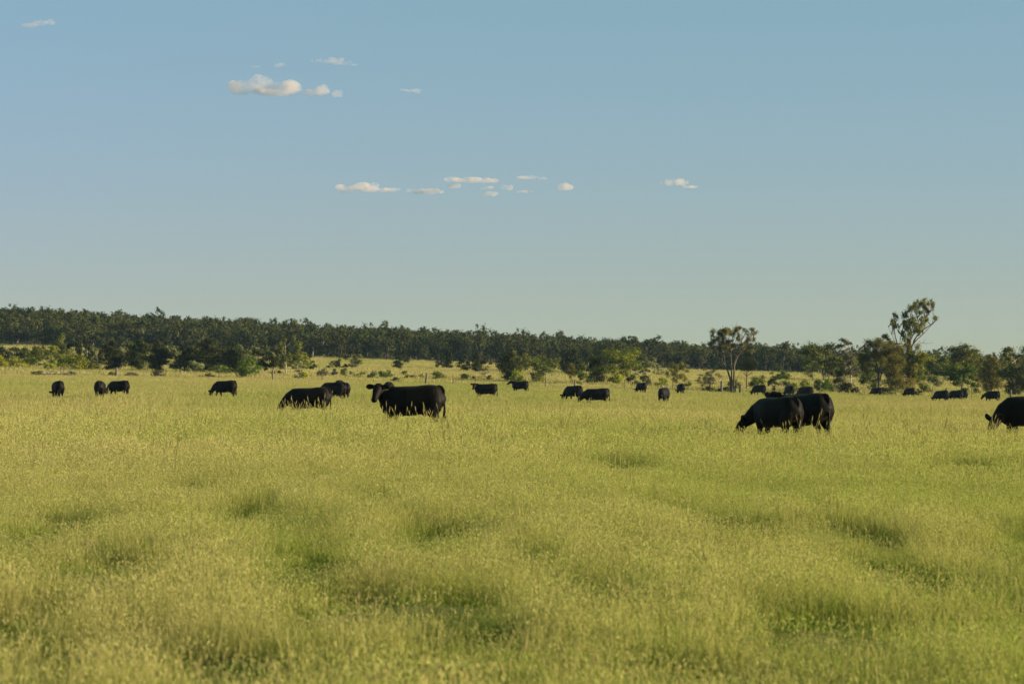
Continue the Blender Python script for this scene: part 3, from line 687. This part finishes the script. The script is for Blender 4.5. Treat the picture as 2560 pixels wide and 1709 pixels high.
for row in range(4):
    px = -60.0 + rf.rand() * 30
    while px < 2620:
        d = float(edge_d(px)) + row * 9 + rf.uniform(-4, 4); X = X_at(px, d)
        i = rf.randint(0, 6) if row < 2 else rf.randint(0, 5)
        root = empty('woodland_tree', (X, d, tz(X, d)), rf.rand() * 6.283)
        s = rf.uniform(.72, 1.12) * float(np.interp(px, (0, 1280, 1920, 2560), (.9, .84, .74, .62))); root.scale = (s, s, s * rf.uniform(.9, 1.12))
        for part, me in zip(('trunk', 'crown'), FP[i]): link(part, me, root)
        tag(root, 'olive green gum tree in the front rows of the wooded rise', 'tree', 'gum trees along the woodland edge')
        px += rf.uniform(30, 54)
def joined(i):
    wo, le = FP[i]
    def arr(me):
        v = np.empty(len(me.vertices) * 3, np.float32); me.vertices.foreach_get('co', v)
        f = np.empty(len(me.loops), np.int32); me.loops.foreach_get('vertex_index', f); return v.reshape(-1, 3), f.reshape(-1, 4)
    v1, f1 = arr(le); v2, f2 = arr(wo)
    me = mesh_np('woodland_kind_%d' % i, np.concatenate([v1, v2]), np.concatenate([f1, f2 + len(v1)]), FOL['forest'])
    me.materials.append(wo.materials[0])
    mi = np.zeros(len(me.polygons), np.int32); mi[len(f1):] = 1; me.polygons.foreach_set('material_index', mi)
    return bpy.data.objects.new('woodland_kind_%d' % i, me)
jp = [joined(i) for i in range(6)]
N = 6200
d = np.sqrt(660 ** 2 + rf.rand(N) * (960 ** 2 - 660 ** 2)); x = (rf.rand(N) * 2 - 1) * (.235 * d)
s = (rf.uniform(.55, 1.05, N) + np.where(rf.rand(N) > .95, .06, 0)) * np.interp(x / d, (-.18, 0, .09, .18), (.92, .84, .74, .62))
instancer('woodland', np.stack([x, d, terrain(x, d)], 1), np.stack([np.zeros(N), np.zeros(N), rf.rand(N) * 6.28], 1),
          np.stack([s, s, s * rf.uniform(.9, 1.15, N)], 1), rf.randint(0, 5, N), rf.rand(N), jp, 'dense dark olive eucalypt woodland covering the low rise', 'woodland')

# ------------------------------------------------------------------ cattle
fur, n, l, out = mat('black_hide')
p = n.new('ShaderNodeBsdfPrincipled')
tc = n.new('ShaderNodeTexCoord')
nz = noise(n, l, 9.0, 4.0, tc.outputs['Object'])
l.new(mixc(n, l, ramp(n, l, nz, .3, .75), (0.0018, 0.0015, 0.0013), (0.0055, 0.0036, 0.0024)), p.inputs['Base Color'])
p.inputs['Roughness'].default_value = .62; p.inputs['Specular IOR Level'].default_value = .09
p.inputs['Sheen Weight'].default_value = .05; p.inputs['Sheen Tint'].default_value = (.5, .33, .2, 1); p.inputs['Sheen Roughness'].default_value = .4
nb = noise(n, l, 45.0, 3.0, tc.outputs['Object'])
bm = n.new('ShaderNodeBump'); bm.inputs['Strength'].default_value = .35; bm.inputs['Distance'].default_value = .02
l.new(nb, bm.inputs['Height']); l.new(bm.outputs[0], p.inputs['Normal'])
l.new(p.outputs[0], out.inputs[0])
TAG = plain_mat('ear_tag_plastic', (0.5, 0.38, 0.03), (0.55, 0.42, 0.04), .5, 5, .4)

def loft(V, F, pts, sides=18, power=2.0, up=None):
    P = [np.array(q[:3], float) for q in pts]; rings = []
    for i, q in enumerate(pts):
        t = P[min(i + 1, len(P) - 1)] - P[max(i - 1, 0)]; t /= np.linalg.norm(t)
        u = np.array(up or (0, 0, 1.0), float)
        s = np.cross(t, u); s /= np.linalg.norm(s); b = np.cross(s, t)
        base = len(V)
        for k in range(sides):
            a = 6.2832 * k / sides; c, sn = math.cos(a), math.sin(a)
            V.append(P[i] + s * math.copysign(abs(c) ** (2 / power), c) * q[3] + b * math.copysign(abs(sn) ** (2 / power), sn) * q[4])
        rings.append(base)
    for A, B in zip(rings[:-1], rings[1:]):
        for k in range(sides):
            k2 = (k + 1) % sides; F.append((A + k, A + k2, B + k2, B + k))
    F.append(tuple(rings[0] + k for k in reversed(range(sides)))); F.append(tuple(rings[-1] + k for k in range(sides)))

def head(V, F, poll, face, earspread=0.0):
    """head from the poll along the direction FACE; ears at right angles to it"""
    poll = np.array(poll, float); f = np.array(face, float); f /= np.linalg.norm(f)
    at = lambda t, w, h: tuple(poll + f * t) + (w, h)
    loft(V, F, [at(-.10, .05, .05), at(-.07, .10, .09), at(0, .125, .125), at(.10, .13, .135), at(.20, .115, .125), at(.30, .09, .105), at(.40, .08, .085), at(.46, .085, .075), at(.50, .07, .06), at(.515, .04, .035)], 16, 2.3)
    side = np.cross(f, [0, 0, 1.0]); side /= np.linalg.norm(side); up = np.cross(side, f)
    for sg in (-1, 1):
        a = poll + side * sg * .09 + up * .05 + f * .02; dr = side * sg + np.array([0, 0, -.12 + earspread]) - f * .12
        dr /= np.linalg.norm(dr)
        e = lambda t, w, h: tuple(a + dr * t) + (w, h)
        loft(V, F, [e(-.02, .03, .04), e(.05, .035, .055), e(.12, .04, .08), e(.18, .035, .08), e(.23, .028, .055), e(.26, .015, .02)], 10)
    return poll, f, side, up

def cow_mesh(name, pose, voxel=.022):
    V, F = [], []
    loft(V, F, [(.875, 0, 1.07, .03, .05), (.865, 0, 1.06, .10, .13), (.83, 0, 1.045, .175, .205), (.77, 0, 1.03, .235, .27), (.68, 0, 1.01, .28, .315), (.56, 0, .99, .305, .345), (.42, 0, .965, .32, .365), (.18, 0, .92, .36, .38),
                (-.06, 0, .895, .385, .395), (-.28, 0, .89, .355, .395), (-.46, 0, .895, .305, .385), (-.61, 0, .905, .265, .36), (-.73, 0, .915, .21, .30), (-.81, 0, .94, .14, .20), (-.84, 0, .95, .06, .09)], 24, 2.35)
    fo = pose.get('front', (0, 0)); ho = pose.get('hind', (0, 0))
    for sg, dx in ((-1, fo[0]), (1, fo[1])):
        y = sg * .17
        loft(V, F, [(-.52, y, 1.0, .10, .15), (-.53, y, .82, .12, .16), (-.52 + dx * .2, y, .62, .10, .12), (-.53 + dx * .5, y, .48, .07, .08), (-.54 + dx * .7, y, .37, .06, .065), (-.54 + dx * .85, y, .25, .042, .045), (-.54 + dx, y, .13, .045, .05), (-.56 + dx, y, .06, .055, .065), (-.575 + dx, y, 0, .06, .075)], 12, 2.0, (-1, 0, 0))
    for sg, dx in ((-1, ho[0]), (1, ho[1])):
        y = sg * .17
        loft(V, F, [(.62, y * .8, 1.08, .13, .20), (.60, y, .90, .15, .25), (.56 + dx * .2, y * 1.05, .70, .125, .21), (.58 + dx * .4, y, .54, .075, .12), (.64 + dx * .6, y, .44, .058, .075), (.63 + dx * .8, y, .30, .042, .05), (.60 + dx, y, .14, .046, .052), (.58 + dx, y, .06, .056, .065), (.565 + dx, y, 0, .06, .075)], 12, 2.0, (-1, 0, 0))
    tx = pose.get('tail', .0)
    loft(V, F, [(.70, 0, 1.27, .06, .05), (.80, 0, 1.26, .05, .045), (.87, tx * .2, 1.17, .036, .036), (.885, tx * .5, .98, .03, .03), (.89, tx * .8, .75, .03, .03), (.89, tx, .58, .04, .04), (.885, tx, .46, .05, .05), (.885, tx, .36, .04, .04), (.885, tx, .28, .015, .015)], 8, 2.0, (0, 1, 0))
    loft(V, F, pose['neck'], 18, 2.1)
    loft(V, F, [(-.45, 0, .62, .06, .06), (-.60, 0, .57, .11, .09), (-.71, 0, .64, .10, .10), (-.77, 0, .80, .08, .10)], 12)      # brisket
    loft(V, F, [(.28, 0, .56, .05, .05), (.38, 0, .57, .12, .08), (.48, 0, .62, .12, .10), (.56, 0, .70, .08, .08)], 10)           # udder, flank
    hd = head(V, F, *pose['head'])
    me = bpy.data.meshes.new(name + '_raw'); me.from_pydata([tuple(v) for v in V], [], F); me.update()
    o = bpy.data.objects.new(name + '_raw', me); COL.objects.link(o)
    rm = o.modifiers.new('r', 'REMESH'); rm.mode = 'VOXEL'; rm.voxel_size = voxel
    sm = o.modifiers.new('s', 'SMOOTH'); sm.factor = .5; sm.iterations = 5
    dg = bpy.context.evaluated_depsgraph_get(); dg.update()
    res = bpy.data.meshes.new_from_object(o.evaluated_get(dg)); res.name = name
    bpy.data.objects.remove(o); bpy.data.meshes.remove(me)
    res.polygons.foreach_set('use_smooth', np.ones(len(res.polygons), dtype=bool))
    res.materials.clear(); res.materials.append(fur)
    return res, hd

POSES = {
 'graze': dict(neck=[(-.36, 0, .98, .25, .31), (-.60, 0, .99, .23, .28), (-.80, 0, .89, .18, .23), (-.96, 0, .75, .14, .18), (-1.07, 0, .63, .12, .15), (-1.12, 0, .55, .09, .11)],
               head=((-1.10, 0, .60), (-.42, 0, -.90)), front=(-.10, .12), hind=(.10, -.08), tail=-.05),
 'graze_turned': dict(neck=[(-.36, 0, .98, .25, .31), (-.60, 0, .98, .23, .28), (-.78, -.07, .88, .18, .23), (-.91, -.16, .75, .14, .18), (-1.0, -.24, .65, .12, .15), (-1.04, -.28, .60, .09, .11)],
               head=((-1.02, -.27, .64), (-.35, -.38, -.80), .9), front=(.08, -.12), hind=(-.06, .1), tail=.06),
 'look': dict(neck=[(-.28, 0, .96, .27, .30), (-.50, 0, .98, .25, .31), (-.64, -.02, 1.02, .21, .30), (-.73, -.06, 1.07, .18, .26), (-.79, -.12, 1.14, .15, .19), (-.85, -.18, 1.21, .12, .135)],
               head=((-.86, -.20, 1.26), (-.06, -.62, -.68)), front=(-.06, .06), hind=(.08, -.05), tail=-.04),
 'stand': dict(neck=[(-.32, 0, .98, .25, .29), (-.58, 0, 1.06, .21, .25), (-.78, 0, 1.14, .15, .19), (-.92, 0, 1.20, .12, .145), (-1.00, 0, 1.23, .10, .11)],
               head=((-.98, 0, 1.25), (-.80, -.2, -.50)), front=(-.08, .08), hind=(.09, -.07), tail=-.03),
 'low': dict(neck=[(-.36, 0, .98, .24, .30), (-.60, 0, 1.0, .21, .26), (-.80, 0, .95, .16, .20), (-.96, 0, .88, .12, .155), (-1.06, 0, .83, .10, .12)],
               head=((-1.04, 0, .86), (-.62, -.1, -.75)), front=(-.12, .12), hind=(.12, -.1), tail=.03),
}
COW = {k: cow_mesh('cow_' + k, v, .017 if k in ('look', 'graze') else .022) for k, v in POSES.items()}
# pose, pixel span it covers, pixels per metre, range of its turn in degrees (0 = broadside, facing -x; negative = facing away), size, label
CATTLE = [
 ('graze', 120, 162, 40, -45, -70, 1.0, 'black cow grazing alone, seen from behind, nearest the log pile'),
 ('graze', 233, 265, 40, -65, -88, 1.0, 'black cow seen rump-on touching the head of a grazing cow'),
 ('graze', 259, 324, 37, -6, -32, .95, 'black cow grazing with its head at another cow, nose to rump'),
 ('graze', 520, 593, 38, -4, -28, .98, 'black cow grazing alone in profile before the dark casuarinas'),
 ('graze', 692, 826, 65, -4, -14, 1.0, 'black cow grazing deep in seed heads, next to the looking cow'),
 ('graze', 787, 868, 41, -8, -50, 1.0, 'black cow grazing behind the one deep in seed heads'),
 ('graze', 834, 864, 38.5, -80, -90, 1.05, 'black cow seen rump-on behind another cow back'),
 ('graze', 815, 878, 39.5, -30, -55, .95, 'black cow almost hidden, only its rump and tail showing'),
 ('look', 923, 1108, 95, -2, -14, 1.0, 'black cow standing broadside with head turned to the viewer'),
 ('graze', 958, 986, 38, -75, -90, 1.0, 'black cow mostly hidden behind the ear of the looking cow'),
 ('look', 1178, 1242, 34, -2, -14, .96, 'small distant black cow with raised head and ears spread'),
 ('stand', 1267, 1322, 26, -4, -35, .98, 'distant black cow standing in profile with head raised ahead'),
 ('graze', 1401, 1457, 34, -10, -50, 1.0, 'black grazing cow behind a longer grazing cow, heads same way'),
 ('graze', 1446, 1521, 38, -2, -14, .98, 'long black cow grazing in profile, front one of a middle pair'),
 ('graze', 1585, 1616, 24, -20, -65, 1.0, 'small distant black cow grazing before a round brownish bush'),
 ('graze_turned', 1644, 1676, 34, 60, 85, 1.0, 'brownish black cow grazing head-on with its rump away'),
 ('graze', 1688, 1712, 24, -55, -85, 1.0, 'small distant black cow seen rump-on near the mushroom-shaped tree'),
 ('graze', 1876, 1914, 23.5, -8, -50, 1.0, 'small distant black cow grazing below the round green bush'),
 ('graze_turned', 1840, 2001, 98, -20, -56, .98, 'nearest black cow grazing with one ear raised among seed heads'),
 ('look', 1910, 2078, 97, -3, -52, 1.05, 'black cow standing behind the nearest grazing cow, ears showing over it'),
 ('graze', 1956, 1986, 24, -60, -85, 1.02, 'distant black cow partly hidden behind the nearest cattle pair'),
 ('graze', 1990, 2031, 25, -10, -50, 1.06, 'distant black cow back visible above the nearest cattle pair'),
 ('graze', 2173, 2204, 22, -15, -60, .9, 'distant black cow grazing in the shade of the olive tree'),
 ('graze', 2256, 2287, 22, -15, -60, .95, 'distant black cow below the tall leaning gum'),
 ('graze', 2329, 2371, 26, -10, -55, 1.0, 'distant black cow grazing, foremost of three bunched together'),
 ('graze', 2366, 2407, 25, -20, -55, 1.0, 'distant black cow with hidden head, middle of three bunched together'),
 ('graze', 2388, 2418, 24, -50, -75, 1.0, 'distant black cow rump barely showing, last of three bunched together'),
 ('low', 2456, 2498, 25, -8, -45, 1.0, 'distant black cow walking with lowered head near a fence post'),
 ('graze_turned', 2468, 2664, 92, -2, -8, 1.05, 'large black cow grazing, cut off by the photo edge'),
]
for i, (pose, p0, p1, s, ta, tb, sc, label) in enumerate(CATTLE):
    me, hd = COW[pose]
    d = FPX / s
    co = np.empty(len(me.vertices) * 3, np.float32); me.vertices.foreach_get('co', co); co = co.reshape(-1, 3) * sc
    best = None
    for deg in np.linspace(ta, tb, 24):
        xr = co[:, 0] * math.cos(R(deg)) - co[:, 1] * math.sin(R(deg)); w = (xr.max() - xr.min()) * s
        if best is None or abs(w - (p1 - p0)) < best[0]: best = (abs(w - (p1 - p0)), deg, xr.min(), xr.max())
    t = R(best[1]); X = X_at((p0 + p1) / 2, d) - (best[2] + best[3]) / 2
    o = link('cow', me, None, (X, d, tz(X, d)))
    o.rotation_euler = (0, 0, t); o.scale = (sc, sc, sc)
    tag(o, label, 'cow', 'black cattle on the pasture')
    if best[0] > 4: print('COW', i, best, p1 - p0)
    if i == 8:
        poll, f, side, up = hd
        q = poll - side * .24 if side[0] < 0 else poll + side * .24
        V, F = [], []
        c = q + np.array([0, -.05, -.03])
        for (a_, b_) in ((-.035, -.045), (.035, -.045), (.035, .03), (.012, .045), (-.012, .045), (-.035, .03)): V.append(c + np.array([a_, 0, b_]))
        for (a_, b_) in ((-.035, -.045), (.035, -.045), (.035, .03), (.012, .045), (-.012, .045), (-.035, .03)): V.append(c + np.array([a_, .006, b_]))
        F = [(0, 1, 2, 3, 4, 5), (11, 10, 9, 8, 7, 6)] + [(k, k + 6, (k + 1) % 6 + 6, (k + 1) % 6) for k in range(6)]
        tm = bpy.data.meshes.new('ear_tag'); tm.from_pydata([tuple(v) for v in V], [], F); tm.materials.append(TAG)
        g = link('ear_tag', tm, o); g['label'] = 'yellow plastic tag hanging from the ear'

# ------------------------------------------------------------------ fence
STEEL = plain_mat('rusty_steel', (0.05, 0.035, 0.025), (0.10, 0.07, 0.05), .8, 10, .3)
OLDWOOD = plain_mat('old_post_wood', (0.07, 0.055, 0.045), (0.16, 0.13, 0.11), .95, 6, .1, .4)
FD = 318.0
fence = empty('wire_fence', (0, FD, tz(0, FD)))
tag(fence, 'long wire fence on thin steel and wooden posts behind the herd', 'fence')
fz = tz(0, FD)
rp = np.random.RandomState(8)
def post(px, h, w, lean, m, k):
    X = X_at(px, FD); z = tz(X, FD) - fz; V, F = [], []
    pts = [(X, 0, z - .3), (X + lean * .5, 0, z + h * .5), (X + lean, rp.normal(0, .03), z + h * .97), (X + lean * 1.02, 0, z + h)]
    tube(V, F, pts, [w * 1.1, w, w * .95, w * .5], k)
    F = [tuple(q) for q in F]; b = len(V) - k; F.append(tuple(b + j for j in range(k)))
    me = bpy.data.meshes.new('post'); me.from_pydata([tuple(v) for v in V], [], F); me.materials.append(m)
    link('post', me, fence); return X
wood = {291: (1.3, .13, .02), 1064: (1.45, .13, .14), 1437: (1.2, .10, 0), 1804: (1.5, .13, 0), 1851: (1.1, .17, 0), 2366: (1.4, .12, 0), 2527: (1.35, .13, 0), 682: (1.4, .1, .0)}
for px, (h, w, le) in wood.items(): post(px, h, w, le, OLDWOOD, 8)
for px in (-110, 13, 152, 160, 415, 547, 805, 933, 1133, 1188, 1314, 1363, 1561, 1682, 1755, 1931, 2050, 2140, 2240, 2330, 2430, 2640): post(px, 1.4, .035, rp.normal(0, .02), STEEL, 5)
for hz in (.45, .8, 1.15):
    V, F = [], []
    P = []
    for px in np.linspace(-300, 2860, 80):
        X = X_at(px, FD); P.append((X, .04, tz(X, FD) - fz + hz))
    tube(V, F, P, [.006] * len(P), 3); link('wire', mesh_np('wire', np.array(V), np.array(F), STEEL), fence)

# fallen timber
def pile(name, px0, px1, base, nlog, label, seed, rad=.11, h=.5):
    r = np.random.RandomState(seed); pc = (px0 + px1) / 2; d = dist_for(pc, base, 200, 330); s = FPX / d
    X = X_at(pc, d); zg = tz(X, d); root = empty(name, (X, d, zg)); W = (px1 - px0) / s
    for k in range(nlog):
        V, F = [], []; L = W * r.uniform(.2, .5); x = r.uniform(-.5, .5) * (W - L); a = r.normal(0, .12)
        y = r.uniform(-.5, .5); z = r.uniform(.12, h); rr = rad * r.uniform(.5, 1.2)
        pts = [(x - L / 2, y, z + a), (x - L * .1, y + r.normal(0, .1), z + r.normal(0, .06)), (x + L * .25, y + r.normal(0, .1), z), (x + L / 2, y + r.normal(0, .2), z - a + r.uniform(0, .3))]
        tube(V, F, pts, [rr, rr, rr * .8, rr * .45], 7); link('log', mesh_np('log', np.array(V), np.array(F), GREYWOOD, True), root)
        V, F = [], []
        q = np.array(pts[2]); e = q + np.array([r.normal(0, .5), r.normal(0, .3), r.uniform(.2, .9)])
        tube(V, F, [q, (q + e) / 2 + r.normal(0, .06, 3), e], [rr * .4, rr * .3, rr * .1], 5); link('branch', mesh_np('branch', np.array(V), np.array(F), GREYWOOD, True), root)
    return tag(root, label, 'log pile')
pile('log_pile', 95, 192, 937, 11, 'grey fallen branches heaped in the pasture by the wattle bushes', 31)
pile('log_pile', 1648, 1686, 972, 4, 'dark fallen branches lying behind the distant rump-on cow', 32, .1, .4)
pile('log_pile', 1790, 1822, 978, 4, 'fallen rails lying by the wooden post of the multi-stemmed tree', 33, .08, .6)

# two birds far off
BIRD = plain_mat('bird_feathers', (0.02, 0.02, 0.02), (0.05, 0.05, 0.05), .8)
for (px, py, label) in ((346, 750, 'tiny bird flying above the woodland, the first of two'), (461, 756, 'tiny bird flying above the woodland, the second of two')):
    d = 420.0; s = FPX / d
    V = [(-.32, 0, .10), (-.15, .04, .13), (-.03, .10, .02), (-.03, -.10, .02), (-.14, -.06, .12), (.32, 0, .10), (.15, .04, .13), (.03, .10, .02), (.03, -.10, .02), (.14, -.06, .12),
         (0, .22, .02), (0, -.24, 0), (0, 0, -.05)]
    F = [(0, 1, 4), (1, 2, 3, 4), (5, 9, 6), (6, 9, 8, 7), (2, 10, 12), (10, 7, 12), (7, 8, 12), (8, 11, 12), (11, 3, 12), (3, 2, 12), (2, 7, 10), (3, 11, 8), (2, 3, 8, 7)]
    me = bpy.data.meshes.new('bird'); me.from_pydata(V, [], F); me.materials.append(BIRD)
    tag(link('bird', me, None, (X_at(px, d), d, CAMZ + (HOR - py) / s)), label, 'bird', 'birds over the woodland')

# ------------------------------------------------------------------ clouds
def cloud_mat(name, dens, thresh, scale):
    m, n, l, out = mat(name)
    v = n.new('ShaderNodeVolumePrincipled'); v.inputs['Color'].default_value = (.84, .75, .72, 1); v.inputs['Anisotropy'].default_value = .2
    tc = n.new('ShaderNodeTexCoord')
    nz = noise(n, l, scale, 4.0, tc.outputs['Object'], .6)
    mr = n.new('ShaderNodeMapRange'); mr.inputs[1].default_value = thresh; mr.inputs[2].default_value = thresh + .26
    mr.inputs[3].default_value = 0; mr.inputs[4].default_value = dens
    l.new(nz, mr.inputs[0]); l.new(mr.outputs[0], v.inputs['Density']); l.new(v.outputs[0], out.inputs['Volume'])
    return m
CL = {'thick': cloud_mat('cumulus', .014, .36, .013), 'thin': cloud_mat('wispy_cloud', .013, .40, .010)}
def cloud(lumps, ox, oy, k, D, m, label, seed):
    r = np.random.RandomState(seed); s = FPX / D
    cx = np.mean([ox + q[0] * k for q in lumps]); cyy = np.mean([oy + q[1] * k for q in lumps])
    V, F = [], []
    for q in lumps:
        c = np.array([(ox + q[0] * k - cx) / s, r.normal(0, .3) * q[2] * k / s, -(oy + q[1] * k - cyy) / s])
        rad = np.array([q[2] * k / s, q[2] * k / s * .8, q[3] * k / s]) * 1.12
        stx = min(4.0, max(1.2, .42 * rad[0] / rad[2]))
        for j in range(14 if q[2] > 40 else 8):       # puffs
            v = r.normal(0, 1, 3); v /= np.linalg.norm(v); v *= r.rand() ** .5 * .8
            cc = c + v * rad * np.array([1, 1, .75]); rr = rad[2] * r.uniform(.55, .9)
            bm_ = [(cc + np.array([math.cos(a) * math.cos(b) * stx, math.sin(a) * math.cos(b) * stx, math.sin(b)]) * rr) for b in np.linspace(-1.45, 1.45, 7) for a in np.linspace(0, 6.2832, 10, endpoint=False)]
            b0 = len(V); V += bm_
            for bi in range(6):
                for ai in range(10): F.append((b0 + bi * 10 + ai, b0 + bi * 10 + (ai + 1) % 10, b0 + bi * 10 + 10 + (ai + 1) % 10, b0 + bi * 10 + 10 + ai))
            F.append(tuple(b0 + a for a in reversed(range(10)))); F.append(tuple(b0 + 60 + a for a in range(10)))
    me = bpy.data.meshes.new('cloud_raw'); me.from_pydata([tuple(v) for v in V], [], F); me.update()
    o = bpy.data.objects.new('cloud_raw', me); COL.objects.link(o)
    rm = o.modifiers.new('r', 'REMESH'); rm.mode = 'VOXEL'; rm.voxel_size = 4.0 * D / 15000
    sm = o.modifiers.new('s', 'SMOOTH'); sm.factor = .5; sm.iterations = 3
    dg = bpy.context.evaluated_depsgraph_get(); dg.update()
    res = bpy.data.meshes.new_from_object(o.evaluated_get(dg)); res.name = 'cloud'
    bpy.data.objects.remove(o); bpy.data.meshes.remove(me)
    res.materials.clear(); res.materials.append(CL[m])
    tag(link('cloud', res, None, (X_at(cx, D), D, CAMZ + (HOR - cyy) / s)), label, 'cloud', 'small clouds in the evening sky')
KA = 640 / 2349; KB = 1000 / 2349; KT = 300 / 2349
cloud([(350, 440, 95, 55), (480, 420, 90, 55), (560, 395, 95, 58), (610, 450, 140, 48), (760, 440, 90, 50), (830, 425, 80, 55), (700, 480, 180, 28), (920, 472, 90, 20)], 500, 100, KA, 15000, 'thick', 'largest grey-based cloud with a sunlit bumpy top', 41)
cloud([(1020, 468, 65, 32), (1120, 460, 60, 38), (1080, 485, 100, 20)], 500, 100, KA, 15000, 'thick', 'middle puff directly beside the largest cloud', 42)
cloud([(1255, 490, 42, 32), (1290, 500, 40, 20)], 500, 100, KA, 15000, 'thick', 'small round puff at the tail of the largest cloud', 43)
cloud([(1100, 190, 90, 22), (1230, 192, 110, 28), (1350, 210, 65, 18), (1420, 228, 50, 9)], 500, 100, KA, 14000, 'thin', 'thin slanting streak above the largest cloud', 44)
cloud([(720, 228, 70, 18)], 500, 100, KA, 14000, 'thin', 'faint small wisp directly above the largest cloud', 45)
cloud([(510, 243, 55, 10)], 500, 100, KA, 14000, 'thin', 'faintest tiny wisp above the left end of the largest cloud', 46)
cloud([(2000, 468, 52, 22), (1900, 470, 110, 9)], 500, 100, KA, 15000, 'thin', 'tiny lone puff far right of the largest cloud', 47)
cloud([(210, 168, 90, 20), (320, 160, 110, 24), (440, 174, 90, 10)], 780, 400, KB, 21000, 'thin', 'first long flat cloud of the low middle row', 48)
cloud([(600, 184, 65, 15), (700, 188, 80, 16)], 780, 400, KB, 21000, 'thin', 'second flat cloud of the low middle row', 49)
cloud([(820, 152, 55, 14)], 780, 400, KB, 21000, 'thin', 'short cloud between two long ones of the low row', 50)
cloud([(850, 113, 90, 14), (1000, 118, 95, 16), (925, 122, 90, 10)], 780, 400, KB, 21000, 'thin', 'upper long streak cloud of the low middle row', 51)
cloud([(1260, 102, 80, 9), (1345, 108, 40, 9)], 780, 400, KB, 21000, 'thin', 'highest thin streak of the low middle row', 52)
cloud([(1030, 160, 50, 10), (1060, 198, 52, 13)], 780, 400, KB, 21000, 'thin', 'double wisp under the upper long streak', 53)
cloud([(1150, 162, 55, 16), (1250, 187, 50, 9)], 780, 400, KB, 21000, 'thin', 'ragged wisp near the end of the low row', 54)
cloud([(1480, 163, 65, 20)], 780, 400, KB, 21000, 'thin', 'pale round smudge ending the low row', 55)
cloud([(2090, 132, 50, 18), (2150, 130, 58, 20), (2230, 158, 55, 8)], 780, 400, KB, 21000, 'thick', 'isolated small cloud apart from the low row', 56)
cloud([(600, 480, 200, 50), (850, 440, 220, 55)], 0, 0, KT, 13000, 'thin', 'pinkish wisp in the upper corner of the sky', 57)

# ------------------------------------------------------------------ haze
hz, n, l, out = mat('evening_haze')
v = n.new('ShaderNodeVolumePrincipled'); v.inputs['Color'].default_value = (.45, .70, 1.0, 1); v.inputs['Density'].default_value = .000045; v.inputs['Anisotropy'].default_value = .0
l.new(v.outputs[0], out.inputs['Volume'])
B = [(x, y, z) for x in (-2800, 2800) for y in (-60, 2500) for z in (-4, 48)]
me = bpy.data.meshes.new('haze'); me.from_pydata(B, [], [(0, 1, 3, 2), (4, 6, 7, 5), (0, 4, 5, 1), (2, 3, 7, 6), (0, 2, 6, 4), (1, 5, 7, 3)]); me.materials.append(hz)
tag(link('haze', me), 'thin pale evening haze over the whole place', kind='stuff')
